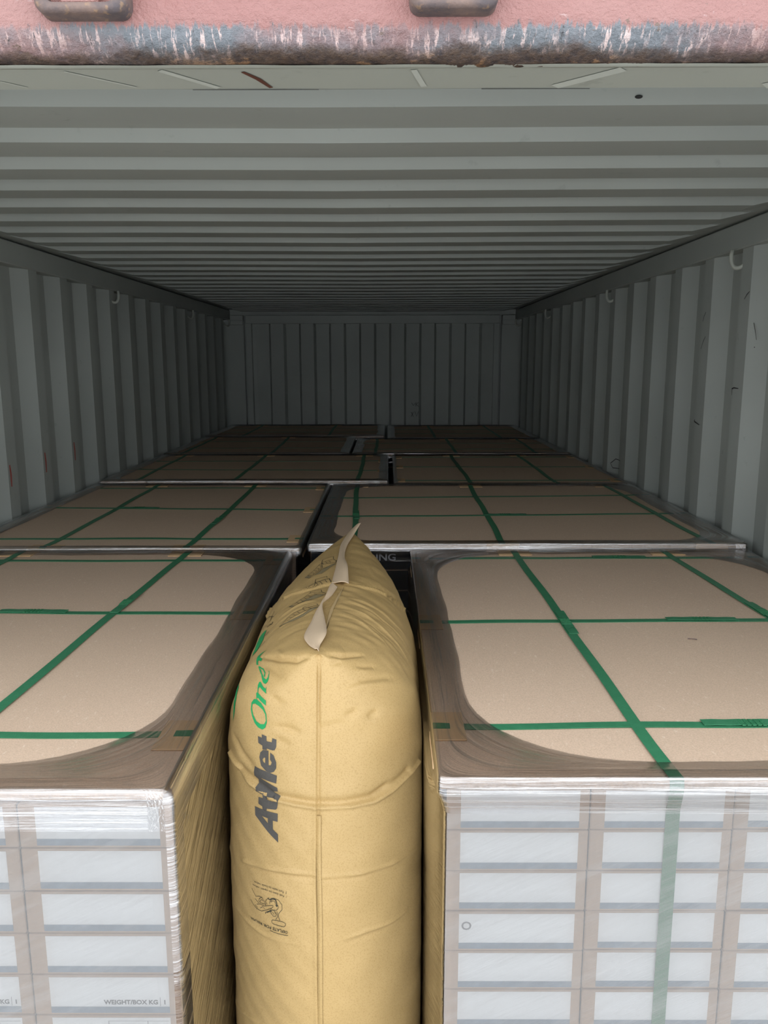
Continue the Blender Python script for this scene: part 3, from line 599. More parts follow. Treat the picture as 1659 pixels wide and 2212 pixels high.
TRACE = '''{"ply":{"grey":[[[[0.08629,0.44618],[0.0862,0.44019],[0.09821,0.43762],[0.09813,0.43144],[0.08653,0.43148],[0.08649,0.42576],[0.1473,0.42612],[0.14654,0.43232]],[[[0.12759,0.43104],[0.11127,0.43099],[0.11133,0.43463]]]],[[[0.12425,0.42614],[0.11398,0.4262],[0.11319,0.42428],[0.09172,0.42339],[0.08817,0.42234],[0.08216,0.41379],[0.09385,0.41258],[0.10037,0.41182],[0.10931,0.41107],[0.11543,0.40994],[0.12172,0.41027],[0.12302,0.4151],[0.12336,0.4178],[0.13524,0.41806],[0.13582,0.42297],[0.12503,0.42373]],[[[0.11083,0.41539],[0.09528,0.41551],[0.09818,0.41816],[0.11145,0.41798]]]],[[[0.14441,0.41496],[0.12174,0.41498],[0.10931,0.41127],[0.09964,0.41177],[0.08662,0.41051],[0.0872,0.40792],[0.10333,0.40676],[0.13146,0.40501],[0.14135,0.40699]],[]],[[[0.15379,0.4054],[0.15029,0.39476],[0.11859,0.39632],[0.08965,0.40003],[0.09031,0.40529],[0.12981,0.40465],[0.13995,0.40686]],[]],[[[0.11704,0.39594],[0.13085,0.38758],[0.1373,0.37169],[0.13606,0.36123],[0.12851,0.35357],[0.11342,0.35194],[0.11121,0.38249],[0.10597,0.3816],[0.10329,0.37484],[0.10809,0.3696],[0.10851,0.35468],[0.09913,0.3591],[0.09204,0.37273],[0.092,0.38508],[0.09757,0.39354],[0.10635,0.39759]],[[[0.12822,0.37432],[0.12528,0.3698],[0.12102,0.36876],[0.1203,0.38049],[0.12552,0.37865]]]],[[[0.14606,0.3276],[0.13426,0.3281],[0.13584,0.32068],[0.12265,0.32205],[0.12078,0.3326],[0.1073,0.33229],[0.1071,0.32328],[0.09662,0.32457],[0.09493,0.3408],[0.09792,0.34761],[0.10299,0.34918],[0.1186,0.34803],[0.11816,0.35173],[0.13028,0.35274],[0.13137,0.34474],[0.14314,0.34209]],[]]],"green":[[[[0.19258,0.25483],[0.19625,0.26443],[0.18918,0.27941],[0.17904,0.2915],[0.16476,0.30342],[0.15053,0.3093],[0.13704,0.31058],[0.12968,0.30449],[0.12863,0.29213],[0.13542,0.27444],[0.14774,0.26195],[0.16186,0.2543],[0.18169,0.25097]],[[[0.19024,0.2667],[0.18678,0.27569],[0.17615,0.28774],[0.16046,0.29801],[0.14553,0.30051],[0.13512,0.29778],[0.13232,0.28893],[0.13894,0.27534],[0.15056,0.26709],[0.16602,0.26299],[0.1814,0.26214]]]],[[[0.18275,0.25134],[0.19413,0.23914],[0.18988,0.23567],[0.14841,0.2443],[0.14347,0.25566],[0.17979,0.2465]],[]],[[[0.19009,0.23639],[0.20462,0.22203],[0.20763,0.21441],[0.20406,0.21157],[0.18,0.21773],[0.16825,0.21867],[0.17207,0.21207],[0.15705,0.22892],[0.19346,0.22269],[0.19416,0.2279],[0.18742,0.23542]],[]],[[[0.26918,0.19499],[0.24271,0.19237],[0.21447,0.19626],[0.20355,0.19893],[0.18839,0.19916],[0.18869,0.19104],[0.19769,0.18142],[0.21093,0.17838],[0.2065,0.17778],[0.19555,0.18148],[0.18198,0.19213],[0.17686,0.20108],[0.17982,0.20916],[0.19238,0.20954],[0.2091,0.20306],[0.22275,0.19808],[0.24595,0.19583]],[]],[[[0.26995,0.19442],[0.26374,0.19125],[0.23772,0.1851],[0.21432,0.18676],[0.20048,0.19583],[0.20707,0.19676],[0.21605,0.18945],[0.23571,0.18803],[0.25018,0.19122],[0.25746,0.19483]],[]],[[[0.28754,0.19868],[0.31143,0.19868],[0.34039,0.19842],[0.33692,0.18841],[0.32727,0.16823],[0.32247,0.18349],[0.31575,0.18804],[0.29364,0.17996],[0.27916,0.18299],[0.29832,0.18967],[0.29794,0.19345],[0.27573,0.19352]],[]],[[[0.61189,0.22754],[0.49788,0.21158],[0.44114,0.2242],[0.46459,0.25349],[0.49411,0.25658],[0.55237,0.25501],[0.63913,0.27237]],[]],[[[0.46459,0.25349],[0.44114,0.2242],[0.49125,0.28953],[0.43622,0.28953],[0.4087,0.28953],[0.43622,0.29078],[0.48124,0.28828]],[]],[[[0.3937,0.28953],[0.31397,0.27583],[0.2805,0.29077],[0.26915,0.31481],[0.26368,0.33771],[0.28006,0.31976],[0.30151,0.29602],[0.35118,0.29203]],[]]],"shade":[[[[0.77071,0.08315],[0.76994,0.06026],[0.778,0.04734],[0.79295,0.02278],[0.79439,0.03517],[0.78437,0.06055]],[]],[[[0.59893,0.11909],[0.59583,0.09166],[0.60076,0.05131],[0.61866,0.02584],[0.62197,0.03543],[0.62925,0.05854],[0.61041,0.09366]],[]],[[[0.46371,0.13559],[0.45121,0.10372],[0.4561,0.07376],[0.50903,0.03339],[0.50723,0.0456],[0.47627,0.07784],[0.47019,0.10617]],[]],[[[0.77943,0.12328],[0.78141,0.11459],[0.77229,0.09857],[0.76928,0.10222]],[]],[[[0.62198,0.13912],[0.62246,0.12996],[0.59158,0.11421],[0.59033,0.11796]],[]],[[[0.48516,0.15241],[0.48246,0.14034],[0.46146,0.1285],[0.46101,0.1352]],[]]]},"line":[[1.2,[[0.77943,0.12328],[0.78213,0.11503],[0.79378,0.09788],[0.80672,0.0786],[0.81645,0.07972],[0.81877,0.04111],[0.8109,0.03763]]],[1.6,[[0.80672,0.0786],[0.81022,0.03734],[0.80224,0.02294],[0.79699,0.02427],[0.79845,0.06741],[0.80672,0.0786]]],[1.2,[[0.77943,0.12328],[0.76928,0.10222],[0.77071,0.08315],[0.7851,0.0651],[0.79365,0.02196]]],[0.9,[[0.78437,0.06055],[0.78801,0.04108],[0.79628,0.02292]]],[1.2,[[0.78213,0.11503],[0.77352,0.09712],[0.78027,0.07959],[0.78979,0.06738],[0.80548,0.07789]]],[0.9,[[0.78705,0.10705],[0.78082,0.09259],[0.77517,0.09168]]],[0.9,[[0.7912,0.09854],[0.78536,0.08543],[0.78045,0.08601]]],[0.9,[[0.79604,0.09257],[0.79131,0.08067],[0.78562,0.07916]]],[0.9,[[0.80094,0.08652],[0.7964,0.07467],[0.79038,0.07305]]],[0.9,[[0.78213,0.11064],[0.77789,0.09952]]],[1,[[0.80636,0.06484],[0.79818,0.05415]]],[1,[[0.80737,0.05298],[0.79951,0.04273]]],[1.2,[[0.70171,0.10301],[0.72911,0.08986],[0.74946,0.07464],[0.7592,0.07572],[0.75932,0.03992],[0.75562,0.03754]]],[1.8,[[0.74946,0.07464],[0.75074,0.04063],[0.75127,0.0291],[0.72417,0.01915]]],[1,[[0.69443,0.09006],[0.709,0.08811],[0.7006,0.0733],[0.7485,0.07353],[0.71141,0.05627],[0.69379,0.0532],[0.69481,0.07255]]],[1,[[0.74857,0.05975],[0.72566,0.04926],[0.70562,0.03927]]],[1,[[0.74885,0.04218],[0.72255,0.03153],[0.71172,0.02267]]],[1,[[0.70216,0.06189],[0.70825,0.04148],[0.71994,0.02354]]],[1,[[0.72127,0.08187],[0.69305,0.07039]]],[1.2,[[0.70171,0.10301],[0.69335,0.08794],[0.69257,0.06648],[0.69577,0.0477]]],[1.2,[[0.62152,0.13945],[0.61374,0.12147],[0.62813,0.10791],[0.65342,0.08826],[0.66115,0.07777],[0.64861,0.04222],[0.62567,0.02477]]],[1.2,[[0.62152,0.13945],[0.59176,0.11815],[0.60764,0.09326],[0.62925,0.05854],[0.61838,0.02489]]],[1,[[0.66115,0.07777],[0.67156,0.0782],[0.66299,0.04389],[0.6492,0.04135]]],[0.9,[[0.6221,0.11684],[0.6003,0.09982],[0.6239,0.08796],[0.62925,0.05854]]],[0.9,[[0.63145,0.1045],[0.61041,0.09366]]],[0.9,[[0.63957,0.09403],[0.61709,0.08321]]],[0.9,[[0.64922,0.08383],[0.62354,0.0709]]],[0.9,[[0.64824,0.06469],[0.63077,0.05314]]],[0.9,[[0.64641,0.09114],[0.64366,0.07165],[0.63747,0.04278]]],[1.2,[[0.48476,0.15275],[0.50172,0.13725],[0.51758,0.12577],[0.52633,0.10588],[0.5315,0.08419],[0.5298,0.04071],[0.51904,0.03044]]],[1.2,[[0.48476,0.15275],[0.46236,0.13539],[0.467,0.10576],[0.47322,0.07749],[0.50844,0.04749],[0.51114,0.03182]]],[1,[[0.53269,0.08524],[0.54781,0.08515],[0.54307,0.04379],[0.5298,0.04071]]],[0.9,[[0.49049,0.13365],[0.47387,0.11976],[0.49069,0.09953],[0.49889,0.07322],[0.51479,0.03926]]],[0.9,[[0.50692,0.12237],[0.48297,0.10969]]],[0.9,[[0.51592,0.11211],[0.49069,0.09953]]],[0.9,[[0.52391,0.09994],[0.49458,0.08718]]],[0.9,[[0.52637,0.08359],[0.50002,0.07155]]],[0.9,[[0.52669,0.06727],[0.50616,0.05614]]],[1.4,[[0.71856,0.21376],[0.69244,0.21776],[0.65385,0.2172],[0.65335,0.22353]]],[1.4,[[0.65407,0.1918],[0.64976,0.20022],[0.67526,0.21358]]],[1.8,[[0.60894,0.19789],[0.5934,0.19689],[0.63031,0.22801],[0.62815,0.2301]]],[1,[[0.5934,0.19689],[0.62774,0.21699],[0.64851,0.23708]]],[1.6,[[0.75888,0.29078],[0.75638,0.29203]]],[1,[[0.68376,0.21564],[0.74989,0.25584],[0.75888,0.28454]]],[1,[[0.73844,0.24642],[0.68941,0.21961],[0.65451,0.21865]]],[1,[[0.65839,0.23566],[0.70029,0.26963],[0.71636,0.28953],[0.68634,0.28828]]],[1,[[0.701,0.26001],[0.72386,0.29078]]],[1.4,[[0.53039,0.19736],[0.51851,0.20071],[0.53936,0.22692]]],[1,[[0.53476,0.2005],[0.54992,0.21917],[0.55764,0.23381]]],[1.4,[[0.45534,0.1993],[0.43624,0.19875],[0.44124,0.21937]]],[1,[[0.4598,0.20245],[0.45499,0.2106],[0.45123,0.22288]]],[0.75,[[0.1595,0.48802],[0.14743,0.49217],[0.13639,0.49049],[0.12729,0.49021]]],[0.75,[[0.16414,0.49733],[0.15672,0.49965],[0.14532,0.50118],[0.13055,0.50095],[0.11539,0.49784],[0.10348,0.49504],[0.09884,0.49352],[0.09879,0.49235],[0.10921,0.49372],[0.12262,0.49595],[0.13412,0.49606],[0.14505,0.49773]]],[0.75,[[0.13649,0.49202],[0.13865,0.49437],[0.13405,0.49504],[0.12004,0.49409],[0.11802,0.49516]]],[0.75,[[0.13649,0.49202],[0.12986,0.4904],[0.12484,0.49138]]],[0.75,[[0.13533,0.49455],[0.13126,0.49228],[0.12239,0.49206],[0.11796,0.49415]]],[0.75,[[0.15043,0.49434],[0.13809,0.49598]]],[0.75,[[0.13434,0.49914],[0.12644,0.49681],[0.12276,0.49815]]],[0.75,[[0.14935,0.49877],[0.14249,0.50039]]],[0.75,[[0.11012,0.48851],[0.11494,0.48976],[0.11869,0.4919],[0.11394,0.49347]]],[2,[[0.10781,0.48923],[0.10083,0.48761],[0.09298,0.48761],[0.09,0.48995],[0.09044,0.4923]]],[2.4,[[0.09204,0.49131],[0.09044,0.4923],[0.08819,0.49109]]],[0.75,[[0.09853,0.48687],[0.08532,0.4872],[0.07797,0.49015],[0.07811,0.49379],[0.08465,0.4967],[0.08687,0.49792],[0.087,0.50059],[0.08385,0.50262]]],[0.75,[[0.09001,0.49491],[0.08666,0.49325],[0.08712,0.49148]]],[0.75,[[0.10465,0.49551],[0.10124,0.49612],[0.09223,0.49547],[0.0889,0.49463]]],[0.75,[[0.09007,0.49624],[0.08973,0.50054],[0.09484,0.50309]]],[0.75,[[0.10602,0.49935],[0.10036,0.50103],[0.09471,0.50057],[0.09182,0.49842],[0.09561,0.49633],[0.10124,0.49612],[0.10596,0.49834],[0.10602,0.49935]]],[0.6,[[0.09563,0.49683],[0.09461,0.49872]]],[0.6,[[0.10133,0.4978],[0.09801,0.49943]]],[0.8,[[0.104,0.50449],[0.08932,0.50334],[0.07535,0.503],[0.07068,0.50376],[0.07127,0.50531],[0.07498,0.50647],[0.08732,0.50699],[0.10072,0.5073],[0.10528,0.50667],[0.1052,0.50531],[0.104,0.50449]]],[2,[[0.11796,0.5002],[0.10474,0.49719]]],[1.5,[[0.10823,0.49711],[0.10357,0.49689],[0.10596,0.49834]]],[1.2,[[0.12041,0.50019],[0.1205,0.50156]]],[0.75,[[0.1044,0.49049],[0.09863,0.48902],[0.09417,0.48938],[0.09313,0.49092]]],[0.75,[[0.10738,0.49217],[0.10671,0.49043],[0.10087,0.48844]]],[1.2,[[0.1125,0.48879],[0.10892,0.48803],[0.11015,0.48917],[0.10722,0.48899]]],[0.8,[[0.11038,0.51311],[0.09879,0.51318],[0.08765,0.51311],[0.07161,0.51263],[0.06537,0.51211]]]],"tx":{"deflate":["DEFLATE FOR REUSE",[[0.06678,0.50913],[0.11017,0.50984],[0.16958,0.51183]],[[0.06739,0.51112],[0.11091,0.51216],[0.16648,0.513]]],"push":["1  Push stem to open valve",[[0.06678,0.48269],[0.10287,0.4824],[0.15696,0.48423]],[[0.06733,0.48402],[0.10351,0.48395],[0.15409,0.48529]]],"turn":["2  Turn stem to lock valve",[[0.06617,0.47963],[0.10161,0.47948],[0.15233,0.48098]],[[0.06673,0.48119],[0.10225,0.48118],[0.14955,0.48216]]]},"wr":[[-1,6.5,3.0,[[0.26066,0.40283],[0.22888,0.40486],[0.16449,0.41128],[0.09847,0.41629],[0.04509,0.41777],[0.0005,0.41971]]],[1,6.5,3.0,[[0.00382,0.41966],[0.07081,0.4197],[0.12284,0.42025],[0.17178,0.41748],[0.21887,0.41361],[0.28113,0.41325]]],[-1,-6.0,7,[[0.2002,0.40585],[0.15674,0.40808],[0.09847,0.41372],[0.0451,0.41494],[0.0005,0.41659]]],[1,-6.0,7,[[0.0038,0.41653],[0.07082,0.41652],[0.12286,0.41668],[0.17179,0.41383],[0.21887,0.4102]]],[-1,4.050000000000001,3,[[0.30365,0.48564],[0.18463,0.47194],[0.11126,0.46699],[0.05565,0.46548],[0.003,0.46588]]],[1,4.050000000000001,3,[[0.00367,0.46718],[0.09057,0.46825],[0.17161,0.4711],[0.26542,0.47706]]],[-1,-2.7,3,[[0.18482,0.47407],[0.11135,0.46935],[0.05571,0.46812],[0.00303,0.46816]]],[1,-2.7,3,[[0.00365,0.46946],[0.09055,0.47059],[0.1716,0.47353]]],[1,2.9700000000000006,3,[[0.05515,0.51451],[0.10045,0.51248],[0.15817,0.5141],[0.21942,0.51681]]],[1,-1.5,5,[[0.05997,0.51695],[0.10571,0.51561],[0.16474,0.51786]]],[-1,2.7,3,[[0.27668,0.52135],[0.18985,0.51782],[0.12697,0.51903],[0.04702,0.51752]]],[-1,2.7,3,[[0.29615,0.61679],[0.20574,0.60153],[0.1498,0.59632]]],[-1,6.5,3.0,[[0.76888,0.27954],[0.78309,0.26331],[0.74627,0.17258],[0.69559,0.10135],[0.69617,0.05259],[0.7046,0.00948],[0.99563,0.32839]]],[1,6.5,3.0,[[0.70264,0.02665],[0.71043,0.08268],[0.73577,0.12529],[0.7513,0.164],[0.76024,0.20429],[0.7763,0.26328]]],[-1,-6.0,7,[[0.78389,0.25831],[0.75751,0.17832],[0.71492,0.10415],[0.71273,0.05456],[0.7192,0.01095]]],[1,-6.0,7,[[0.72149,0.03307],[0.72605,0.08177],[0.75105,0.12457],[0.75708,0.16375],[0.76746,0.20537]]],[-1,-5.7,4.5,[[0.29954,0.178],[0.20534,0.13632],[0.13197,0.10548],[0.01792,0.06093]]],[1,-5.7,4.5,[[0.01079,0.06255],[0.1527,0.08926],[0.22445,0.1247]]],[-1,2.0,16,[[0.2493,0.13359],[0.17397,0.08751],[0.13019,0.0212]]],[1,2.0,16,[[0.13556,0.01952],[0.19517,0.07826]]],[1,-4.050000000000001,6,[[0.06005,0.2047],[0.08926,0.19022],[0.13706,0.18708],[0.18223,0.19716],[0.24638,0.21831]]],[1,4.050000000000001,7,[[0.08644,0.19781],[0.13261,0.19413],[0.17682,0.20331],[0.23312,0.22218]]],[1,-2.7,5,[[0.05601,0.10898],[0.09668,0.10182],[0.12513,0.10386]]],[1,-3.375,5,[[0.15401,0.14067],[0.18424,0.15485],[0.21975,0.16894]]],[1,2.7,7,[[0.14762,0.14677],[0.17746,0.1604],[0.21227,0.17388]]],[1,-3.375,6,[[0.06299,0.26759],[0.08027,0.26393],[0.09948,0.25601]]],[1,-3.375,6,[[0.11863,0.27844],[0.13418,0.27568],[0.15149,0.27124]]],[1,-2.7,7,[[0.0005,0.29821],[0.02946,0.28789],[0.06735,0.28296]]],[-1,-3.375,6,[[0.10872,0.2981],[0.08395,0.29644],[0.06361,0.29778],[0.03732,0.30819]]],[-1,-4.050000000000001,7,[[0.24896,0.17632],[0.21375,0.16827],[0.17715,0.16638],[0.13168,0.17508]]],[-1,-2.7,6,[[0.0967,0.32572],[0.07639,0.32854],[0.06022,0.3326]]],[-1,-2.7,6,[[0.14272,0.23041],[0.10593,0.23956],[0.08498,0.24134]]],[-1,2.7,5,[[0.27022,0.13292],[0.23539,0.12892],[0.20454,0.12283]]],[-1,-4.050000000000001,6,[[0.25031,0.36064],[0.22083,0.36934],[0.18762,0.38606],[0.15358,0.39945]]],[1,3.375,5,[[0.11977,0.41754],[0.14654,0.41645],[0.17265,0.41476],[0.18928,0.41404]]],[1,-3.375,5,[[0.11345,0.41605],[0.13961,0.41381],[0.16109,0.41048]]],[1,2.7,3,[[0.6028,0.04991],[0.60238,0.08888],[0.60004,0.15309],[0.59667,0.20395],[0.60306,0.24855]]],[1,2.7,3,[[0.51262,0.04077],[0.49684,0.09398],[0.46785,0.15639],[0.46182,0.20422],[0.45076,0.25809]]],[1,-2.7,3,[[0.55951,0.04886],[0.5516,0.09136],[0.53494,0.15475],[0.53739,0.23354]]],[1,2.7,3,[[0.79599,0.02862],[0.79324,0.0748],[0.78786,0.12346],[0.78736,0.16682]]],[1,-2.7,3,[[0.77739,0.03682],[0.77814,0.0761],[0.77366,0.13291]]],[1,2.7,3,[[0.76256,0.03589],[0.76067,0.07847],[0.76675,0.14804]]],[1,2.7,3,[[0.8315,0.02698],[0.83283,0.07493],[0.83369,0.12156]]],[1,1.8,3,[[0.4407,0.03482],[0.42955,0.07858],[0.3937,0.1374],[0.36489,0.18055]]],[1,-1.8,3,[[0.47525,0.03602],[0.45781,0.08451],[0.4262,0.14462],[0.41023,0.22011]]],[-1,1.8,5,[[0.50017,0.03909],[0.48976,0.08262],[0.48336,0.12049],[0.45082,0.15245]]],[-1,1.8,5,[[0.57187,0.03852],[0.59703,0.08336],[0.58969,0.12267],[0.58306,0.16499]]],[-1,-1.5,5,[[0.53662,0.04078],[0.54478,0.08518],[0.53944,0.12412],[0.51499,0.15845]]]]}'''
LOWFLAP = [[[0.001, 0.3906, 1.5368], [0.0077, 0.3866, 1.533]], [[-0.0113, 0.4131, 1.5363], [0.0083, 0.4031, 1.5376]], [[-0.0211, 0.4513, 1.5368], [0.0165, 0.4373, 1.547]], [[-0.0149, 0.5099, 1.5411], [0.0093, 0.4989, 1.5475]], [[-0.0079, 0.58, 1.5455], [-0.0009, 0.572, 1.552]], [[0.011, 0.635, 1.5499], [0.0027, 0.629, 1.558]], [[0.02, 0.69, 1.553], [0.006, 0.684, 1.56]]]
UPFLAP = [[[0.0066, 0.7139, 1.5527], [0.0405, 0.6979, 1.556]], [[0.0078, 0.7972, 1.5558], [0.0348, 0.7792, 1.571]], [[0.0084, 0.9011, 1.5596], [0.0228, 0.8831, 1.564]], [[0.0086, 1.0076, 1.5631], [0.023, 0.9876, 1.5635]], [[0.0184, 1.0952, 1.567], [0.0358, 1.0752, 1.5715]], [[0.0263, 1.1397, 1.5695], [0.0509, 1.1257, 1.5895]]]
FLANGE = [[0.24551, 0.00448], [0.35423, 0.0027], [0.49898, 0.01014], [0.64224, 0.02029], [0.68174, 0.02532], [0.60757, 0.0124], [0.46485, 0.0005], [0.34022, 0.0005]]

# ------------------------------------------------------------------ dunnage bag (inflated kraft paper air bag standing in the gap)
BP = [0.273729, 0.179412, 1.139673, 0.391135, 0.162298, 0.166904, 1.535959, 1.569484, 0.180134, 1.010633, 0.008298, 0.030837, 1.449401, 0.104779, 0.550928]
def bag_surf(p, q, s):
    y0, a, y1, a2, wl, wr, zt0, zt1, b, gp, cx0, cx1, cz, rec, recl = BP
    th = np.clip(p/.35, 0, 1)*np.pi/2; tb = np.clip((1-p)/.25, 0, 1)*np.pi/2; F = np.sin(th)*np.sin(tb)
    y = y0+a*(1-np.cos(th))+(y1-a2-y0-a)*np.clip((p-.35)/.4, 0, 1)+a2*np.cos(tb)
    ph = np.clip(q/.4, 0, 1)*np.pi/2; G = np.sin(ph)**gp; yy = (y-y0)/(y1-y0); zt = zt0+(zt1-zt0)*yy
    z = zt-b*(1-np.cos(ph))-np.clip((q-.4)/.6, 0, 1)*(zt-b-.05)
    c = cx0+(cx1-cx0)*yy*np.clip((z-cz)/(1.6-cz), 0, 1)
    y = y+rec*np.clip(1-(zt-z)/recl, 0, 1)**2*(1-np.clip(p/.6, 0, 1))
    return np.stack([c+s*np.where(s < 0, wl, wr)*F*G, y, z], -1)
TR = json.loads(TRACE)
def seg_dist(X, line):
    # X (n,3), line (m,3): distance of every point to the polyline, fading at its ends
    D = np.full(len(X), 9.0); U = np.zeros(len(X)); L = np.r_[0, np.cumsum(np.linalg.norm(np.diff(line, axis=0), axis=1))]
    for i in range(len(line)-1):
        a, d = line[i], line[i+1]-line[i]; dd = d@d+1e-12; t = np.clip(((X-a)@d)/dd, 0, 1); r = np.linalg.norm(X-a-t[:, None]*d, axis=1)
        m = r < D; D[m] = r[m]; U[m] = (L[i]+t[m]*(L[i+1]-L[i]))/max(L[-1], 1e-9)
    return D, U
WRK = []
for s, a, w, pq in TR['wr']:
    pq = np.array(pq); WRK.append((s, a*.001, w*.001, bag_surf(pq[:, 0], pq[:, 1], float(s)*np.ones(len(pq)))))
def bag_full(p, q, s):
    shp = p.shape; p = p.ravel(); q = q.ravel(); s_ = s*np.ones_like(p); X = bag_surf(p, q, s_); e = 2e-4
    pa, pb = np.clip(p-e, 0, 1), np.clip(p+e, 0, 1); qa, qb = np.clip(q-e, 0, 1), np.clip(q+e, 0, 1)
    pm = np.clip(p, .004, .996); qm = np.clip(q, .004, 1)
    N = np.cross(bag_surf(pm+e, qm, s_)-bag_surf(pm-e, qm, s_), bag_surf(pm, np.clip(qm+e, 0, 1), s_)-bag_surf(pm, qm-e, s_)); N /= np.linalg.norm(N, axis=1)[:, None]+1e-12
    if s > 0: N = -N     # outward on both sides
    D = np.zeros(len(p))
    for side, a, w, line in WRK:
        if side != s: continue
        lo, hi = line.min(0)-.06, line.max(0)+.06; m = np.all((X > lo) & (X < hi), axis=1)
        if not m.any(): continue
        d, u = seg_dist(X[m], line); open_ = 1.0 if abs(a) >= .0058 else 0.0
        f = np.clip(np.sin(np.pi*np.clip(u, .02, .98)), 0, 1)**.5; f = np.maximum(f, open_*.9)
        D[m] += a*f*np.exp(-(d/w)**2)
    # front seam: paper pulled in along the glued edge
    am = np.abs(X[:, 0]-.0083); front = np.clip(1-p/.12, 0, 1)
    D += front*(.0016*np.exp(-((X[:, 0]-.0083+.004)/.003)**2)-.0034*np.exp(-((X[:, 0]-.0083-.001)/.0022)**2))*np.clip((q-.10)/.06, 0, 1)
    # fine pleats fanning down from the gathered top, soft dents elsewhere
    z, y, x = X[:, 2], X[:, 1], X[:, 0]
    pl = np.clip(q/.03, 0, 1)*np.clip(1-(q-.06)/.24, 0, 1)*np.clip((p-.22)/.12, 0, 1)*np.clip((.97-p)/.1, 0, 1)
    wv = np.sin(150*y+26*np.abs(x)+3*np.sin(9*y+20*x))*.55+np.sin(263*y-31*x+2+2*np.sin(23*y))*.3+np.sin(70*y+14*np.abs(x)+1)*.4
    D += .00125*pl*wv*(1.0 if s > 0 else .55)
    D += .0011*(np.sin(31*z+13*y+2*s)*np.sin(23*x+9*z)+.7*np.sin(57*z-21*x+1+17*y)*np.sin(43*y+37*x+11*z))*np.clip(q/.1, 0, 1)
    D += .0006*np.sin(118*z+40*x+31*y)*np.sin(97*x-61*y+20*z)*np.clip(q/.1, 0, 1)
    D *= np.clip((1-p)/.02, 0, 1); X = X+N*D[:, None]
    X[:, 0] = np.clip(X[:, 0], -.1565, .1732)     # flattened where it presses on the loads
    return X.reshape(shp+(3,)), N.reshape(shp+(3,))
bag = empty('dunnage_bag', (0, 0, 0), 'inflated yellow kraft paper dunnage bag, printed, wedged between the two front loads', 'air bag')
NP_, NQ = 260, 640
pg = np.concatenate([np.linspace(0, .35, 130)[:-1], np.linspace(.35, 1, NP_-129)]); qg = np.concatenate([np.linspace(0, .62, NQ-40)[:-1], np.linspace(.62, 1, 41)])
PP, QQ = np.meshgrid(pg, qg); VL, _ = bag_full(PP, QQ, -1.0); VR, _ = bag_full(PP, QQ, 1.0)
VR[:, 0] = VL[:, 0]; VR[0] = VL[0]; VR[:, -1] = VL[:, -1]
nq, np2 = PP.shape; idx = np.arange(nq*np2).reshape(nq, np2); idr = idx+nq*np2
idr[:, 0] = idx[:, 0]; idr[0] = idx[0]; idr[:, -1] = idx[:, -1]
def quads(I, flip):
    a, b, c, d = I[:-1, :-1].ravel(), I[:-1, 1:].ravel(), I[1:, 1:].ravel(), I[1:, :-1].ravel()
    return np.column_stack([a, d, c, b] if flip else [a, b, c, d])
FA = np.concatenate([quads(idx, True), quads(idr, False)]); VA = np.concatenate([VL.reshape(-1, 3), VR.reshape(-1, 3)])
used = np.unique(FA); rm = np.zeros(len(VA), dtype=int); rm[used] = np.arange(len(used)); VA = VA[used]; FA = rm[FA]
me = bpy.data.meshes.new('bag_body'); me.vertices.add(len(VA)); me.vertices.foreach_set('co', VA.astype(np.float32).ravel())
me.loops.add(FA.size); me.loops.foreach_set('vertex_index', FA.astype(np.int32).ravel()); me.polygons.add(len(FA))
me.polygons.foreach_set('loop_start', np.arange(0, FA.size, 4, dtype=np.int32)); me.polygons.foreach_set('use_smooth', [True]*len(FA))
me.materials.append(M_['kraft']); me.update(); me.validate(); body = bpy.data.objects.new('bag_body', me); COL.objects.link(body); body.parent = bag
SP, SQ = .8, 1.7     # rough metres per unit of p and q, for triangulating print
def on_bag(pq, off, s=-1.0):
    pq = np.array(pq, dtype=float); X, N = bag_full(np.clip(pq[:, 0], 0, .999), np.clip(pq[:, 1], 0, 1), s); return X+N*off
def print_poly(polys, name, m, parent, off=.0007):
    V, Fc = [], []
    for outer, holes in polys:
        pts = [Vector((a*SP, b*SQ)) for a, b in outer]; loops = [list(range(len(pts)))]
        for h in holes:
            b0 = len(pts); pts += [Vector((a*SP, b*SQ)) for a, b in h]; loops.append(list(range(b0, len(pts))))
        # refine edges and add inner points so that the print follows the paper
        P2, E2 = [], []
        for lp in loops:
            st = len(P2)
            for i, k in enumerate(lp):
                a, b = pts[k], pts[lp[(i+1) % len(lp)]]; n = max(1, int((b-a).length/.004))
                for j in range(n): P2.append(a+(b-a)*(j/n))
            E2 += [(i, i+1 if i+1 < len(P2) else st) for i in range(st, len(P2))]
        xs = [p.x for p in P2]; ys = [p.y for p in P2]; g = .004
        for gx in np.arange(min(xs)+g/2, max(xs), g):
            for gy in np.arange(min(ys)+g/2, max(ys), g): P2.append(Vector((gx, gy)))
        r = delaunay_2d_cdt(P2, E2, [], 0, 1e-7); vv, ff = r[0], r[2]
        def inside(c, L):
            k = False; n = len(L); j = n-1
            for i in range(n):
                if (L[i].y > c.y) != (L[j].y > c.y) and c.x < (L[j].x-L[i].x)*(c.y-L[i].y)/(L[j].y-L[i].y)+L[i].x: k = not k
                j = i
            return k
        b0 = len(V); W_ = on_bag([(v.x/SP, v.y/SQ) for v in vv], off); V += [tuple(x) for x in W_]
        for f in ff:
            c = (vv[f[0]]+vv[f[1]]+vv[f[2]])/3
            if inside(c, [pts[k] for k in loops[0]]) and not any(inside(c, [pts[k] for k in lp]) for lp in loops[1:]): Fc.append(tuple(b0+i for i in f))
    return mesh(name, V, Fc, m, parent, True)
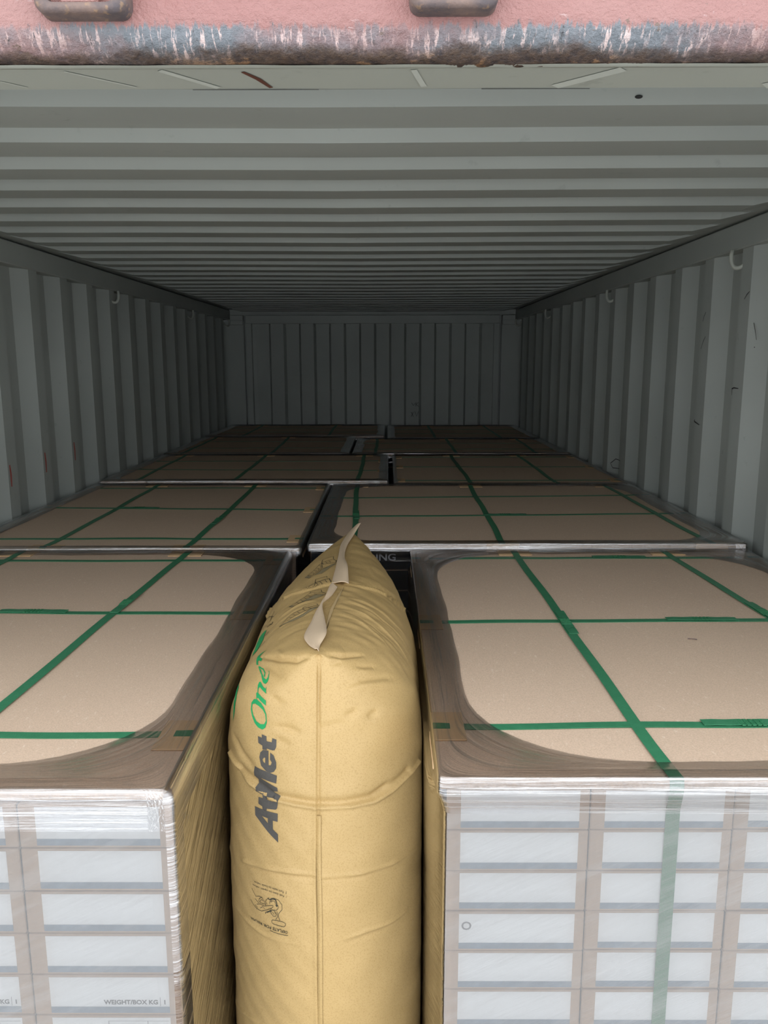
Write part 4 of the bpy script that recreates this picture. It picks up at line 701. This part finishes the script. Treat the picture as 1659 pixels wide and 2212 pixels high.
for nm, key in (('grey', 'ink_dark'), ('green', 'ink_green'), ('shade', 'ink_shade')):
    o = print_poly(TR['ply'][nm], {'grey': 'dark_lettering', 'green': 'green_lettering', 'shade': 'drawing_tone'}[nm], M_[key], body)
    o['label'] = {'grey': 'bold dark grey printed word', 'green': 'green printed word and swoosh', 'shade': 'grey tone of the printed drawings'}[nm]
V, Fc = [], []
for w, pq in TR['line']:
    P3 = [];
    for (a, b) in zip(pq, pq[1:]):
        n = max(1, int(math.hypot((b[0]-a[0])*SP, (b[1]-a[1])*SQ)/.004)); P3 += [(a[0]+(b[0]-a[0])*j/n, a[1]+(b[1]-a[1])*j/n) for j in range(n)]
    P3.append(tuple(pq[-1])); P3 = np.array(P3); X, N = bag_full(P3[:, 0], P3[:, 1], -1.0); X = X+N*.0008; b0 = len(V)
    T = np.gradient(X, axis=0); S = np.cross(T, N); S /= np.linalg.norm(S, axis=1)[:, None]+1e-9
    for x, s_ in zip(X, S): V += [tuple(x+s_*w*.0005), tuple(x-s_*w*.0005)]
    for i in range(len(X)-1): Fc.append((b0+2*i, b0+2*i+1, b0+2*i+3, b0+2*i+2))
bpy.data.objects['drawing_tone']['kind'] = 'stuff'
o = mesh('line_drawing', V, Fc, M_['ink_line'], body); o['label'] = 'thin printed drawings of loaded containers and of a hand at a valve'; o['kind'] = 'stuff'
for k, (s, bl, tp) in TR['tx'].items():
    TV, TF = text_mesh(s, 1.0, .012 if k == 'deflate' else 0.0); A = np.array(TV); x0, x1 = A[:, 0].min(), A[:, 0].max(); t = (A[:, 0]-x0)/(x1-x0); h = A[:, 1]/.72
    def quad_(P_): P_ = np.array(P_); c = 2*P_[1]-.5*(P_[0]+P_[2]); return ((1-t)**2)[:, None]*P_[0]+(2*t*(1-t))[:, None]*c+(t**2)[:, None]*P_[2]
    PQ = quad_(bl)*(1-h)[:, None]+quad_(tp)*h[:, None]
    mesh('instruction_print', on_bag(PQ, .0008), TF, M_['ink_line'], body)
# glued paper tape closing the top edge: a band lying on the left shoulder that rises into a wavy standing flap
def flap(rows, name, n=6, lift=0.0):
    R_ = np.array(rows); k = len(R_); tt = np.linspace(0, k-1, 60); V, Fc = [], []
    def cat(a):
        out = []
        for t in tt:
            i = int(min(max(math.floor(t), 0), k-2)); f = t-i; p0, p1, p2, p3 = a[max(i-1, 0)], a[i], a[i+1], a[min(i+2, k-1)]
            out.append(.5*((2*p1)+(-p0+p2)*f+(2*p0-5*p1+4*p2-p3)*f*f+(-p0+3*p1-3*p2+p3)*f**3))
        return np.array(out)
    Bq, Fq = cat(R_[:, 0]), cat(R_[:, 1])
    for b, f in zip(Bq, Fq):
        for j in range(n):
            u = j/(n-1); p = b+(f-b)*u; p[2] += .003+.006*math.sin(math.pi*u)*u; p[1] -= .004; V.append(p)
    for i in range(len(tt)-1):
        for j in range(n-1): a = i*n+j; Fc.append((a, a+n, a+n+1, a+1))
    o = mesh(name, V, Fc, M_['tape'], bag, True); md = o.modifiers.new('s', 'SOLIDIFY'); md.thickness = .0009; return o
flap(LOWFLAP, 'closing_tape'); flap(UPFLAP, 'closing_tape')
def patch(pqs, name, m, s, off):
    pts = np.array(pqs); c = pts.mean(0); V, Fc = [], []; n = len(pts)
    rings_ = [c+(pts-c)*f for f in (.33, .66, 1.0)]; allp = np.concatenate([[c]]+rings_); X = on_bag(allp, off, s)
    for i in range(n):
        Fc.append((0, 1+i, 1+(i+1) % n))
        for r in range(2): a = 1+r*n+i; b = 1+r*n+(i+1) % n; Fc.append((a, a+n, b+n, b))
    return mesh(name, X, Fc, m, bag, True)
patch(FLANGE, 'tape_underlay', M_['tape_under'], 1.0, .0012)
# overlapping glued paper edge running down the front seam
q_ = np.linspace(.425, .95, 120); V, Fc = [], []
for i, qq_ in enumerate(q_):
    a = on_bag([(.001, qq_)], .0045, 1.0)[0]; b = on_bag([(.008, qq_)], .0018, 1.0)[0]; w = .0008*math.sin(40*qq_)
    V += [(a[0]-.002+w, a[1], a[2]), (a[0]+.004+w, a[1]-.0006, a[2]), (b[0]+w, b[1], b[2])]
for i in range(len(q_)-1):
    for j in range(2): a = i*3+j; Fc.append((a, a+3, a+4, a+1))
o = mesh('seam_overlap', V, Fc, M_['kraft'], bag, True); md = o.modifiers.new('s', 'SOLIDIFY'); md.thickness = .0006
bpy.context.view_layer.update()
